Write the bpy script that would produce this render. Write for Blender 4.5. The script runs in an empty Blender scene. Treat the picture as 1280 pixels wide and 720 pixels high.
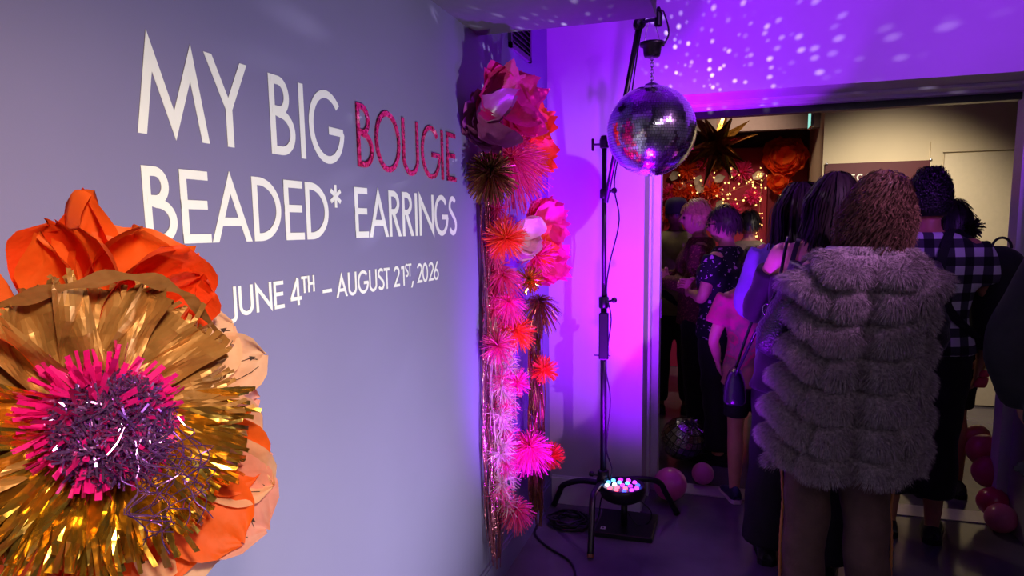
import bpy, math, random
import numpy as np
from mathutils import Matrix, Vector

# ------------------------------------------------------------------ camera, world, lights, exposure
SC = bpy.context.scene
COL = SC.collection
F, YAW, PIT, ROL, CX, CY, CH = 855.78, .30888, .1274, -.013675, 640., 395.14, 1.55
_f = np.array([-math.sin(YAW)*math.cos(PIT), math.cos(YAW)*math.cos(PIT), -math.sin(PIT)])
_r0 = np.array([math.cos(YAW), math.sin(YAW), 0.]); _u0 = np.cross(_r0, _f)
_r = math.cos(ROL)*_r0+math.sin(ROL)*_u0; _u = math.cos(ROL)*_u0-math.sin(ROL)*_r0
CAMP = np.array([0, 0, CH])
cam = bpy.data.cameras.new('camera'); camo = bpy.data.objects.new('camera', cam); COL.objects.link(camo)
cam.sensor_width = 36; cam.lens = F/1280*36; cam.shift_y = (CY-360)/1280; cam.clip_start = .02
M4 = Matrix.Identity(4)
for i in range(3):
    M4[i][0] = _r[i]; M4[i][1] = _u[i]; M4[i][2] = -_f[i]; M4[i][3] = CAMP[i]
camo.matrix_world = M4
SC.camera = camo

def ray(x, y): return _f+_r*(x-CX)/F-_u*(y-CY)/F
def atY(x, y, Y):
    d = ray(x, y); return CAMP+d*(Y-CAMP[1])/d[1]
def atX(x, y, X):
    d = ray(x, y); return CAMP+d*(X-CAMP[0])/d[0]
def atZ(x, y, Z=0.):
    d = ray(x, y); return CAMP+d*(Z-CAMP[2])/d[2]
def depth(P): return float((np.asarray(P)-CAMP)@_f)

W = bpy.data.worlds.new('world'); SC.world = W; W.use_nodes = True
W.node_tree.nodes['Background'].inputs[0].default_value = (.25, .2, .4, 1)
W.node_tree.nodes['Background'].inputs[1].default_value = .03
VS = SC.view_settings
VS.view_transform = 'Standard'; VS.look = 'None'; VS.exposure = 0.0; VS.gamma = 1; VS.use_curve_mapping = False

def aim(o, target):
    o.rotation_euler = (Vector(target)-o.location).to_track_quat('-Z', 'Y').to_euler()
def spot(name, loc, target, power, color, angle, blend=.5, radius=.03):
    l = bpy.data.lights.new(name, 'SPOT'); l.energy = power; l.color = color
    l.spot_size = math.radians(angle); l.spot_blend = blend; l.shadow_soft_size = radius
    o = bpy.data.objects.new(name, l); COL.objects.link(o); o.location = loc; aim(o, target); return o
def area(name, loc, target, power, color, size):
    l = bpy.data.lights.new(name, 'AREA'); l.energy = power; l.color = color; l.size = size
    o = bpy.data.objects.new(name, l); COL.objects.link(o); o.location = loc; aim(o, target); return o
VIOLET = (.27, .0, 1.0)
spot('stand_par_beam', (-.47, 3.30, .27), (-.58, 3.56, 2.5), 820, VIOLET, 54, 1.0, .09)           # up-light on the stand
spot('stand_par_spill', (-.47, 3.30, .27), (-.45, 3.35, 2.0), 26, VIOLET, 165, 1.0, .09)
spot('low_violet_fill', (-.30, 2.15, .10), (-.74, 3.63, 2.0), 540, (.30, .005, 1.0), 80, 1.0, .09)     # unseen violet fill added low down to colour the back corner evenly
spot('upper_wall_violet_fill', (1.7, .3, 2.86), (.65, 3.63, 2.70), 560, (.32, .02, 1.0), 48, 1.0, .06)      # added violet fill, keeps the wall over the doorway purple
spot('ball_pin_spot', (1.75, 1.5, 2.86), (-.66, 3.5, 1.25), 270, (.85, .36, 1.0), 40, .8, .03)        # pin spot on the mirror ball, from the ceiling at the right
area('rear_fill', (1.3, -1.7, 2.9), (1.3, -1.7, 0), 12, (1.0, .9, .95), .6)                      # fill put in behind the camera, brightens what the mirror ball reflects
spot('wall_wash_beam', (.75, 1.75, .35), (-.94, 1.62, 1.0), 200, (.92, .90, .98), 92, 1.0, .05)  # neutral par washing the title wall
spot('flower_warm_fill', (.35, -.15, 2.05), (-.75, .68, 1.25), 125, (1, .80, .55), 60, .9, .08)         # warm fill added in mid-air to light the paper flower from the front
spot('far_wall_washer', (1.3, 5.2, 2.68), (1.2, 6.6, 1.10), 190, (1, .84, .62), 88, 1.0, .08)
spot('far_backdrop_light', (.1, 6.2, 2.7), (.0, 7.75, 1.5), 55, (1, .7, .5), 100, 1.0, .08)
spot('far_crowd_fill', (-.5, 5.7, 2.7), (-.2, 4.9, 1.2), 22, (1, .8, .55), 110, 1.0, .08)  # extra warm fill on the people at the left, no lamp stands there
area('hall_ambient_fill', (1.4, .4, 2.8), (1.2, 2.6, .9), 9, (.85, .6, 1.0), 1.2)  # invented ambient fill that lifts the backs of the crowd

# ------------------------------------------------------------------ helpers
rng = np.random.default_rng(7)
random.seed(7)
def lin(c):
    return tuple(((v/255)/12.92 if v/255 <= .04045 else ((v/255+.055)/1.055)**2.4) for v in c)
def nt(name):
    m = bpy.data.materials.new(name); m.use_nodes = True
    return m, m.node_tree.nodes, m.node_tree.links, m.node_tree.nodes['Principled BSDF']
def mat(name, c, rough=.6, metal=0., var=.12, scale=30., bump=0., bscale=200., spec=.5, emit=None, estr=0., trans=0., sheen=0., coat=0.):
    """principled with mottled colour and fine relief; trans mixes in a translucent lobe (tissue, petals)"""
    m, N, L, P = nt(name); c = lin(c)
    co = N.new('ShaderNodeTexCoord'); nz = N.new('ShaderNodeTexNoise'); nz.inputs['Scale'].default_value = scale; nz.inputs['Detail'].default_value = 4
    L.new(co.outputs['Object'], nz.inputs['Vector'])
    rp = N.new('ShaderNodeValToRGB'); e = rp.color_ramp.elements
    e[0].position = .3; e[1].position = .72
    e[0].color = tuple(v*(1-var) for v in c)+(1,); e[1].color = tuple(min(1, v*(1+var)) for v in c)+(1,)
    L.new(nz.outputs['Fac'], rp.inputs[0]); L.new(rp.outputs[0], P.inputs['Base Color'])
    P.inputs['Roughness'].default_value = rough; P.inputs['Metallic'].default_value = metal
    P.inputs['Specular IOR Level'].default_value = spec
    if sheen: P.inputs['Sheen Weight'].default_value = sheen
    if coat: P.inputs['Coat Weight'].default_value = coat; P.inputs['Coat Roughness'].default_value = .08
    if bump:
        n2 = N.new('ShaderNodeTexNoise'); n2.inputs['Scale'].default_value = bscale; L.new(co.outputs['Object'], n2.inputs['Vector'])
        b = N.new('ShaderNodeBump'); b.inputs['Strength'].default_value = bump; b.inputs['Distance'].default_value = .01
        L.new(n2.outputs['Fac'], b.inputs['Height']); L.new(b.outputs[0], P.inputs['Normal'])
    if emit is not None:
        P.inputs['Emission Color'].default_value = lin(emit)+(1,); P.inputs['Emission Strength'].default_value = estr
    if trans:
        t = N.new('ShaderNodeBsdfTranslucent'); L.new(rp.outputs[0], t.inputs['Color'])
        mx = N.new('ShaderNodeMixShader'); mx.inputs[0].default_value = trans
        L.new(P.outputs[0], mx.inputs[1]); L.new(t.outputs[0], mx.inputs[2]); L.new(mx.outputs[0], N['Material Output'].inputs['Surface'])
    return m

def wloc(p):
    v = np.zeros(3)
    while p is not None:
        v += np.array(p.location); p = p.parent
    return v
def mesh_obj(name, V, Fc, m=None, parent=None, smooth=False, mats=None, midx=None, loc=None):
    V = np.asarray(V, float)
    off = wloc(parent) if parent is not None else np.zeros(3)
    own = np.zeros(3)
    if parent is None:
        own = np.array(loc) if loc is not None else np.array([V[:, 0].mean(), V[:, 1].mean(), V[:, 2].min()])
    me = bpy.data.meshes.new(name); me.from_pydata((V-off-own).tolist(), [], [list(map(int, f)) for f in Fc])
    for q in (mats or [m]):
        if q is not None: me.materials.append(q)
    if midx is not None: me.polygons.foreach_set('material_index', np.asarray(midx, np.int32))
    if smooth: me.polygons.foreach_set('use_smooth', np.ones(len(me.polygons), bool))
    me.update()
    o = bpy.data.objects.new(name, me); COL.objects.link(o); o.location = own
    if parent is not None: o.parent = parent
    return o
def tag(o, label=None, cat=None, group=None, kind=None):
    if label: o['label'] = label
    if cat: o['category'] = cat
    if group: o['group'] = group
    if kind: o['kind'] = kind
    return o
def empty(name, loc, label, cat, group=None):
    o = bpy.data.objects.new(name, None); COL.objects.link(o); o.location = tuple(map(float, loc)); o.empty_display_size = .1
    return tag(o, label, cat, group)

class MB:
    """collects shapes (world coordinates) into one mesh"""
    def __init__(s): s.V = []; s.F = []; s.M = []; s.n = 0
    def add(s, V, Fc, mi=0):
        V = np.asarray(V, float).reshape(-1, 3); s.V.append(V)
        for f in Fc: s.F.append([i+s.n for i in f]); s.M.append(mi)
        s.n += len(V); return s
    def box(s, a, b, mi=0, bev=0.):
        (x0, y0, z0), (x1, y1, z1) = a, b
        if bev <= 0:
            V = [(x, y, z) for x in (x0, x1) for y in (y0, y1) for z in (z0, z1)]
            return s.add(V, [(0, 1, 3, 2), (4, 6, 7, 5), (0, 4, 5, 1), (2, 3, 7, 6), (0, 2, 6, 4), (1, 5, 7, 3)], mi)
        c = np.array([(x0+x1)/2, (y0+y1)/2, (z0+z1)/2]); h = np.array([(x1-x0)/2, (y1-y0)/2, (z1-z0)/2])
        V = []; idx = {}
        for sx in (-1, 1):
            for sy in (-1, 1):
                for sz in (-1, 1):
                    for k in range(3):
                        d = h-bev; d = d.copy(); d[k] = h[k]; idx[(sx, sy, sz, k)] = len(V); V.append(c+d*np.array([sx, sy, sz]))
        Fc = []
        for k in range(3):
            o1, o2 = [(1, 2), (0, 2), (0, 1)][k]
            for sg in (-1, 1):
                q = []
                for (p, r) in ((-1, -1), (1, -1), (1, 1), (-1, 1)):
                    S = [0, 0, 0]; S[k] = sg; S[o1] = p; S[o2] = r; q.append(idx[(*S, k)])
                Fc.append(q)
        for k in range(3):
            o1, o2 = [(1, 2), (0, 2), (0, 1)][k]
            for p in (-1, 1):
                for r in (-1, 1):
                    A = [0, 0, 0]; A[k] = -1; A[o1] = p; A[o2] = r; B = list(A); B[k] = 1
                    Fc.append([idx[(*A, o1)], idx[(*B, o1)], idx[(*B, o2)], idx[(*A, o2)]])
        for sx in (-1, 1):
            for sy in (-1, 1):
                for sz in (-1, 1): Fc.append([idx[(sx, sy, sz, k)] for k in range(3)])
        return s.add(V, Fc, mi)
    def tube(s, P, R, seg=10, mi=0, cap=True):
        V, Fc = tube_geo(P, R, seg, cap); return s.add(V, Fc, mi)
    def lathe(s, prof, c=(0, 0, 0), axis=(0, 0, 1), seg=28, mi=0):
        V, Fc = lathe_geo(prof, c, axis, seg); return s.add(V, Fc, mi)
    def build(s, name, m=None, parent=None, smooth=False, mats=None, loc=None):
        return mesh_obj(name, np.concatenate(s.V), s.F, m, parent, smooth, mats, s.M, loc)

def frame(n):
    n = np.asarray(n, float); n = n/np.linalg.norm(n)
    a = np.array([0, 0, 1.]) if abs(n[2]) < .9 else np.array([1., 0, 0])
    e1 = np.cross(a, n); e1 /= np.linalg.norm(e1); return e1, np.cross(n, e1), n
def cat_rom(P, k=4):
    P = np.asarray(P, float)
    if len(P) < 3 or k <= 1: return P
    Q = np.vstack([2*P[0]-P[1], P, 2*P[-1]-P[-2]]); out = []
    for i in range(1, len(Q)-2):
        for t in np.arange(k)/k:
            a, b, c, d = Q[i-1], Q[i], Q[i+1], Q[i+2]
            out.append(.5*((2*b)+(c-a)*t+(2*a-5*b+4*c-d)*t*t+(-a+3*b-3*c+d)*t**3))
    out.append(P[-1]); return np.array(out)
def tube_geo(P, R, seg=10, cap=True):
    P = np.asarray(P, float); n = len(P)
    R = np.full(n, R, float) if np.isscalar(R) else np.asarray(R, float)
    T = np.gradient(P, axis=0) if n > 2 else np.repeat((P[1]-P[0])[None], 2, 0)
    T = T/(np.linalg.norm(T, axis=1)[:, None]+1e-12)
    e1, _, _ = frame(T[0]); a = np.arange(seg)*2*math.pi/seg; V = []
    for i in range(n):
        e1 = e1-T[i]*(e1@T[i]); e1 /= np.linalg.norm(e1)+1e-12; e2 = np.cross(T[i], e1)
        V.append(P[i]+R[i]*(np.cos(a)[:, None]*e1+np.sin(a)[:, None]*e2))
    Fc = [(i*seg+j, i*seg+(j+1) % seg, (i+1)*seg+(j+1) % seg, (i+1)*seg+j) for i in range(n-1) for j in range(seg)]
    if cap: Fc += [list(range(seg))[::-1], [(n-1)*seg+j for j in range(seg)]]
    return np.concatenate(V), Fc
def lathe_geo(prof, c=(0, 0, 0), axis=(0, 0, 1), seg=28):
    e1, e2, n = frame(axis); a = np.arange(seg)*2*math.pi/seg; V = []
    for (r, z) in prof: V.append(np.asarray(c)+n*z+r*(np.cos(a)[:, None]*e1+np.sin(a)[:, None]*e2))
    k = len(prof)
    Fc = [(i*seg+j, i*seg+(j+1) % seg, (i+1)*seg+(j+1) % seg, (i+1)*seg+j) for i in range(k-1) for j in range(seg)]
    if prof[0][0] > 1e-5: Fc.append(list(range(seg))[::-1])
    if prof[-1][0] > 1e-5: Fc.append([(k-1)*seg+j for j in range(seg)])
    return np.concatenate(V), Fc
def ribbons(P, side, w):
    """P (n,k,3) centre lines, side (n,k,3) unit side vectors, w (n,k) half widths -> strip mesh"""
    n, k, _ = P.shape
    V = np.stack([P-side*w[..., None], P+side*w[..., None]], 2).reshape(-1, 3)
    b = (np.arange(n)*k*2)[:, None]+np.arange(k-1)*2
    Fc = np.stack([b, b+1, b+3, b+2], -1).reshape(-1, 4)
    return V, Fc.tolist()
def strip_burst(c, n, r0, r1, width, seed, hemi=None, bias=None, droop=0., curl=.25, k=4, jit=.25):
    """n paper/foil strips radiating from c (a fringe pompom)"""
    g = np.random.default_rng(seed)
    D = g.normal(size=(n, 3))
    if hemi is not None:
        h = np.asarray(hemi, float); h = h/np.linalg.norm(h)
        D = D/np.linalg.norm(D, axis=1)[:, None]; dp = D@h; D = D+np.where(dp < 0, -2*dp, 0)[:, None]*h
    if bias is not None: D = D+np.asarray(bias)
    D /= np.linalg.norm(D, axis=1)[:, None]
    S = np.cross(D, g.normal(size=(n, 3))); S /= np.linalg.norm(S, axis=1)[:, None]
    N2 = np.cross(D, S); t = np.linspace(0, 1, k)
    ln = r0+(r1-r0)*(1-jit*g.random(n))
    cu = (g.random(n)-.5)*2*curl
    P = np.asarray(c)+D[:, None]*(r0*.2+(ln-r0*.2)[:, None]*t)[..., None]+N2[:, None]*(cu[:, None]*ln[:, None]*t**2)[..., None]
    P[..., 2] -= droop*(ln[:, None]*t**2)
    w = np.broadcast_to(width*(.6+.6*g.random((n, 1)))*np.ones(k), (n, k))
    return ribbons(P, np.repeat(S[:, None], k, 1), w)
def wob(x, y, s, k=3.):
    return (math.sin(x*k+s*1.7)*math.cos(y*k*1.3+s*2.3)+.5*math.sin(x*k*2.3+y*k*1.7+s*5.1)+.3*math.sin(y*k*4.1-x*k*3.3+s*.7))
def petal_geo(base, out, nrm, L, Wd, cup=.2, curl=.3, ruf=.05, seed=0, tip='round', nu=11, nv=12):
    """a thin curved sheet: out = growth direction, nrm = facing side"""
    out = np.asarray(out, float); out /= np.linalg.norm(out)
    nrm = np.asarray(nrm, float); nrm = nrm-out*(nrm@out); nrm /= np.linalg.norm(nrm); sd = np.cross(out, nrm)
    V = []
    for i in range(nv):
        v = i/(nv-1)
        pw = {'round': (.30+.70*math.sin(math.pi*min(1, .08+v*.72)))*(1 if v < .75 else math.sqrt(max(0, 1-((v-.75)/.25)**2))*.92+.08),
              'point': (.25+.85*math.sin(math.pi*min(1, .1+v*.62)))*(1 if v < .6 else max(.03, 1-((v-.6)/.4)**1.3)),
              'wide': .35+.65*math.sin(math.pi*.5*min(1, v*1.3))}[tip]
        for j in range(nu):
            u = -1+2*j/(nu-1)
            z = cup*L*(u*u-.3)*pw+curl*L*v*v+ruf*L*v*wob(u, v*1.5, seed)
            x = u*Wd*pw*.5
            ex = ruf*L*.5*v*math.sin(u*5+seed)
            V.append(np.asarray(base)+out*(L*v+ex)*(1-.15*abs(curl)*v)+sd*x+nrm*z)
    Fc = [(i*nu+j, i*nu+j+1, (i+1)*nu+j+1, (i+1)*nu+j) for i in range(nv-1) for j in range(nu-1)]
    return np.array(V), Fc

# ------------------------------------------------------------------ materials
M = {}
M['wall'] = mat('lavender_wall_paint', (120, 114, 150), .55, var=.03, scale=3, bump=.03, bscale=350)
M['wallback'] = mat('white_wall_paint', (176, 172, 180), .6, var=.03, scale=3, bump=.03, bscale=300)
M['trimw'] = mat('white_gloss_trim', (214, 210, 214), .35, var=.03)
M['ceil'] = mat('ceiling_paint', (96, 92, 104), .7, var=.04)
M['dark'] = mat('black_metal', (16, 15, 18), .38, var=.2, spec=.5)
M['rubber'] = mat('black_rubber', (12, 11, 13), .5, var=.2)
M['steel'] = mat('steel', (170, 170, 175), .25, 1., var=.1)
M['beige'] = mat('cream_wall_paint', (205, 190, 160), .7, var=.03, scale=4)
M['vinyl'] = mat('white_vinyl', (236, 236, 226), .5, var=.02)
def floor_mat():
    m, N, L, P = nt('polished_concrete')
    co = N.new('ShaderNodeTexCoord'); n1 = N.new('ShaderNodeTexNoise'); n1.inputs['Scale'].default_value = 2.2; n1.inputs['Detail'].default_value = 8
    L.new(co.outputs['Object'], n1.inputs['Vector'])
    r = N.new('ShaderNodeValToRGB'); r.color_ramp.elements[0].color = lin((80, 74, 86))+(1,); r.color_ramp.elements[1].color = lin((118, 112, 122))+(1,)
    r.color_ramp.elements[0].position = .3; r.color_ramp.elements[1].position = .75
    L.new(n1.outputs['Fac'], r.inputs[0]); L.new(r.outputs[0], P.inputs['Base Color'])
    r2 = N.new('ShaderNodeMapRange'); r2.inputs[3].default_value = .05; r2.inputs[4].default_value = .24
    L.new(n1.outputs['Fac'], r2.inputs[0]); L.new(r2.outputs[0], P.inputs['Roughness'])
    n2 = N.new('ShaderNodeTexNoise'); n2.inputs['Scale'].default_value = 9; L.new(co.outputs['Object'], n2.inputs['Vector'])
    b = N.new('ShaderNodeBump'); b.inputs['Strength'].default_value = .05; b.inputs['Distance'].default_value = .02
    L.new(n2.outputs['Fac'], b.inputs['Height']); L.new(b.outputs[0], P.inputs['Normal'])
    return m
M['floor'] = floor_mat()

# ------------------------------------------------------------------ the setting
XL, YB, YT, ZO, OX0, OX1 = -.945, 3.63, 4.06, 2.20, -.43, 1.385
ZC = 2.95
def struct(name, mb, m, parent=None):
    o = mb.build(name, m, parent); tag(o, kind='structure'); return o
struct('floor', MB().box((-2.6, -3.2, -.1), (4.2, 8.3, 0)), M['floor'])
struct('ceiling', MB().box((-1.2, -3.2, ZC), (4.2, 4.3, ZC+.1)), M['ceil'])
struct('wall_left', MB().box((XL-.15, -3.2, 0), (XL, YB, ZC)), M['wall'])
struct('wall_back', MB().box((XL-.15, YB, 0), (OX0, YT-.05, ZC)), M['wallback'])
struct('wall_back_header', MB().box((OX0, YB, ZO), (OX1, YT-.05, ZC)), M['wallback'])
struct('wall_back_right', MB().box((OX1, YB, 0), (3.4, YT-.05, ZC)), M['wallback'])
struct('wall_right', MB().box((3.4, -3.2, 0), (3.55, 4.2, ZC)), M['wallback'])
struct('wall_rear', MB().box((XL-.15, -3.3, 0), (3.55, -3.2, ZC)), M['wallback'])
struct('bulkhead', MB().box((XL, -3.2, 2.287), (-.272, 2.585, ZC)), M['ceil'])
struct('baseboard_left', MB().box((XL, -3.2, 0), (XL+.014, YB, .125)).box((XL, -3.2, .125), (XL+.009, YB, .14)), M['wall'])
struct('baseboard_back', MB().box((XL+.014, YB-.014, 0), (OX0-.005, YB, .15)).box((XL+.014, YB-.009, .15), (OX0-.005, YB, .162)), M['trimw'])
# door frame set at the far side of the thick wall, header rail and floor track
fr = MB().box((OX0, YT-.09, 0), (OX0+.05, YT+.02, ZO)).box((OX1-.05, YT-.09, 0), (OX1, YT+.02, ZO))
fr.box((OX0, YT-.05, 0), (OX0+.036, YT+.035, ZO)); fr.box((OX0+.05, YT-.09, ZO-.025), (OX1-.05, YT+.02, ZO))
fr.box((OX0, YT-.20, 0), (OX0+.012, YT-.10, ZO)).box((OX0+.012, YT-.20, ZO-.012), (OX1-.012, YT-.10, ZO))
struct('door_frame', fr, M['trimw'])
struct('header_track', MB().box((OX0+.05, YT-.03, ZO-.06), (OX1-.05, YT+.03, ZO-.025)), M['dark'])
hg = MB()
for z in (1.02, 1.18): hg.box((OX0+.05, YT-.03, z), (OX0+.056, YT-.01, z+.11))
struct('hinge_plate', hg, M['steel'])
struct('threshold_strip', MB().box((OX0+.05, YT-.11, 0), (OX1-.05, YT+.05, .006)), mat('brushed_threshold', (190, 186, 190), .35, .3, var=.05))
# room beyond
YF, YR = 6.6, 7.8
struct('wall_far_cream', MB().box((.745, YF, 0), (4.2, YR+.2, 2.78)), M['beige'])
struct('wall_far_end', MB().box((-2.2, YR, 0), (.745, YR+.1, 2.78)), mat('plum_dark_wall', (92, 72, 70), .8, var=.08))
struct('wall_far_left', MB().box((-2.3, YT, 0), (-2.2, YR+.1, 2.78)), M['beige'])
struct('wall_far_right', MB().box((4.1, YT, 0), (4.2, YF, 2.78)), M['beige'])
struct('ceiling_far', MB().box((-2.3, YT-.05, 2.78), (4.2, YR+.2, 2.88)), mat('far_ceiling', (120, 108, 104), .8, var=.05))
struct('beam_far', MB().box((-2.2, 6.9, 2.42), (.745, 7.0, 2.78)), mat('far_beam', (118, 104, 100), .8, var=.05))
dm = mat('cream_door_paint', (214, 200, 172), .55, var=.03)
dx0 = atY(1178, 190, YF)[0]; dz = 2.125
d1 = struct('door_1', MB().box((dx0+.012, YF-.03, .01), (dx0+1.1, YF-.005, dz-.012), bev=.004), dm)
struct('trim_1', MB().box((dx0-.09, YF-.02, 0), (dx0, YF, dz+.09)).box((dx0, YF-.02, dz), (dx0+1.2, YF, dz+.09)), M['beige'])
tag(MB().tube([(dx0+.06, YF-.03, 1.02), (dx0+.06, YF-.075, 1.02), (dx0+.17, YF-.075, 1.02)], .009).build('door_handle', M['steel'], d1))

# ------------------------------------------------------------------ lettering
def ribbon2(P, t, c0='n', c1='n', closed=False):
    P = [np.array(p, float) for p in P]; n = len(P); Lf = []; Rt = []
    for i in range(n):
        a = P[i]-P[i-1] if (i > 0 or closed) else None; b = P[(i+1) % n]-P[i] if (i < n-1 or closed) else None
        if a is None or b is None:
            d = b if a is None else a; d = d/np.linalg.norm(d); cut = c0 if a is None else c1
            nn = np.array([-d[1], d[0]])
            if cut == 'h' and abs(d[1]) > .2: o = np.array([-math.copysign(1, d[1])*t/2/abs(d[1]), 0.])
            else: o = nn*t/2
        else:
            a = a/np.linalg.norm(a); b = b/np.linalg.norm(b)
            na = np.array([-a[1], a[0]]); nb = np.array([-b[1], b[0]]); m = na+nb; m /= np.linalg.norm(m)+1e-9
            o = m*t/2/max(.12, m@na)
        Lf.append(P[i]+o); Rt.append(P[i]-o)
    V = np.array(Lf+Rt); r = n if closed else n-1
    return V, [(i, (i+1) % n, n+(i+1) % n, n+i) for i in range(r)]
def arc(cx, cy, rx, ry, a0, a1, k=20):
    return [(cx+rx*math.cos(math.radians(a0+(a1-a0)*i/k)), cy+ry*math.sin(math.radians(a0+(a1-a0)*i/k))) for i in range(k+1)]
def tip_adjust(P, t, tips, w):
    P = [list(p) for p in P]
    for _ in range(6):
        V, _f2 = ribbon2(P, t, 'h', 'h'); n = len(P)
        for i, y in tips.items():
            cur = (max if y > .5 else min)(V[i][1], V[n+i][1]); P[i][1] += y-cur
    return P
def glyph(ch, w, t):
    """strokes of a geometric sans capital, box w x 1, stroke t"""
    a = t/2; S = []
    st = lambda x, y0=0., y1=1.: S.append(ribbon2([(x, y0), (x, y1)], t))
    hb = lambda x0, x1, y: S.append(ribbon2([(x0, y), (x1, y)], t))
    if ch == 'M': S.append(ribbon2(tip_adjust([(a, 0), (.22*w, .8), (.5*w, .2), (.78*w, .8), (w-a, 0)], t, {1: 1.03, 2: -.02, 3: 1.03}, w), t, 'h', 'h'))
    elif ch == 'N': S.append(ribbon2(tip_adjust([(a, 0), (a*1.02, .8), (w-a*1.02, .2), (w-a, 1)], t, {1: 1.05, 2: -.05}, w), t, 'h', 'h'))
    elif ch == 'A':
        S.append(ribbon2(tip_adjust([(a, 0), (.5*w, .8), (w-a, 0)], t, {1: 1.04}, w), t, 'h', 'h')); hb(.24*w, .76*w, .30)
    elif ch == 'Y': S.append(ribbon2([(a, 1), (.5*w, .44), (w-a, 1)], t, 'h', 'h')); st(.5*w, 0, .46)
    elif ch == 'I': st(.5*w)
    elif ch == 'E':
        st(a); hb(0, w, 1-a); hb(0, w*.93, .53); hb(0, w, a)
    elif ch == 'T': st(.5*w, 0, 1); hb(0, w, 1-a)
    elif ch == 'H': st(a); st(w-a); hb(0, w, .52)
    elif ch == '-': hb(0, w, .36)
    elif ch == 'B':
        st(a); S.append(ribbon2([(a, 1-a)]+arc(.38*w, .755, .80*w-a-.38*w, .245-a, 90, -90)+[(a, .51+a)], t))
        S.append(ribbon2([(a, .51+a)]+arc(.40*w, .265+a*.5, .60*w-a, .265-a*.5, 90, -90)+[(a, a)], t))
    elif ch == 'D': st(a); S.append(ribbon2([(a, 1-a)]+arc(.22*w, .5, .78*w-a, .5-a, 90, -90, 28)+[(a, a)], t))
    elif ch == 'R':
        st(a); S.append(ribbon2([(a, 1-a)]+arc(.38*w, .74, .5*w-a, .26-a, 90, -90)+[(a, .48+a)], t))
        S.append(ribbon2([(.36*w, .52), (w-a*1.1, 0)], t, 'h', 'h'))
    elif ch in 'O0': S.append(ribbon2(arc(.5*w, .5, .5*w-a, .52-a, 0, 360-12, 29), t, closed=True))
    elif ch == 'G':
        S.append(ribbon2(arc(.52*w, .5, .52*w-a, .52-a, 42, 350, 34)+[(w-a, .46)], t)); hb(.56*w, w, .46)
    elif ch == 'C': S.append(ribbon2(arc(.52*w, .5, .52*w-a, .52-a, 45, 315, 30), t))
    elif ch == 'U': S.append(ribbon2([(a, 1)]+arc(.5*w, .32, .5*w-a, .34-a, 180, 360)+[(w-a, 1)], t))
    elif ch == 'J': S.append(ribbon2([(w-a, 1)]+arc(.36*w, .04, .64*w-a, .24-a, 0, -110, 12), t))
    elif ch == 'S': S.append(ribbon2(arc(.5*w, .745, .44*w-a*.6, .275-a, 35, 200, 14)+arc(.5*w, .255, .5*w-a, .275-a, 55, -155, 16), t))
    elif ch == '4':
        st(w*.72, 0, .97); S.append(ribbon2([(w*.72, 1.02), (.10*w, .19+a*.8)], t, 'n', 'n')); hb(.03*w, w, .19+a)
    elif ch == '1': st(w-a, 0, 1); S.append(ribbon2([(0, .9), (w-a, 1-a)], t))
    elif ch == '2': S.append(ribbon2(arc(.5*w, .72, .5*w-a, .3-a, 165, -25, 16)+[(a*1.4, a), (w, a)], t))
    elif ch == '6':
        S.append(ribbon2(arc(.5*w, .30, .5*w-a, .32-a, 0, 348, 29), t, closed=True)); S.append(ribbon2([(a*1.3, .42), (.75*w, 1.02)], t, 'n', 'h'))
    elif ch == ',': S.append(ribbon2([(.1*w, -.17), (.75*w, .16)], t, 'h', 'h'))
    elif ch == '*':
        for k in range(3):
            an = math.radians(90+60*k); S.append(ribbon2([(.5*w-.5*w*math.cos(an), .5-.5*math.sin(an)), (.5*w+.5*w*math.cos(an), .5+.5*math.sin(an))], t*1.1))
    return S
def letter(ch, P0, P1, zb, zt, t, m, parent, th=.0008):
    """a flat letter on the left wall between wall positions y0..y1, baseline zb, cap height zt"""
    h = zt-zb; w = (P1-P0)/h; mb = MB()
    for q, (V, Fc) in enumerate(glyph(ch, w, t/h)):
        n = len(V); d = q*.0002
        A = np.array([(XL+.0004, P0+x*h, zb+y*h) for x, y in V]); B = A+np.array([th+d, 0, 0])
        Fs = [tuple(i+n for i in f) for f in Fc]
        ed = {}
        for f in Fc:
            for i in range(4):
                e = (f[i], f[(i+1) % 4]); ed[tuple(sorted(e))] = ed.get(tuple(sorted(e)), 0)+1
        Fs += [(i, j, j+n, i+n) for (i, j), c in ed.items() if c == 1]
        mb.add(np.vstack([A, B]), Fs)
    return mb.build('letter', m, parent)
def wy(px, py): return atX(px, py, XL)[1]
def wz(px, py): return atX(px, py, XL)[2]
def glitter():
    m, N, L, P = nt('pink_sequin_glitter')
    co = N.new('ShaderNodeTexCoord'); v = N.new('ShaderNodeTexVoronoi'); v.inputs['Scale'].default_value = 150
    L.new(co.outputs['Object'], v.inputs['Vector'])
    sp = N.new('ShaderNodeSeparateColor'); L.new(v.outputs['Color'], sp.inputs[0])
    r = N.new('ShaderNodeValToRGB'); e = r.color_ramp.elements
    e[0].color = lin((84, 4, 34))+(1,); e[1].color = lin((255, 70, 150))+(1,)
    x = e.new(.45); x.color = lin((226, 24, 92))+(1,)
    L.new(sp.outputs[0], r.inputs[0]); L.new(r.outputs[0], P.inputs['Base Color'])
    P.inputs['Metallic'].default_value = .35; P.inputs['Roughness'].default_value = .3
    b = N.new('ShaderNodeBump'); b.inputs['Strength'].default_value = 1.; b.inputs['Distance'].default_value = .004
    L.new(sp.outputs[1], b.inputs['Height']); L.new(b.outputs[0], P.inputs['Normal'])
    return m
M['glit'] = glitter()
R1b, R1t = wz(340, 192), wz(333.7, 90.6)
R2b, R2t = (wz(318.5, 302)+wz(230.5, 304))/2, (wz(313.2, 221)+wz(222.7, 210.3))/2
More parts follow.
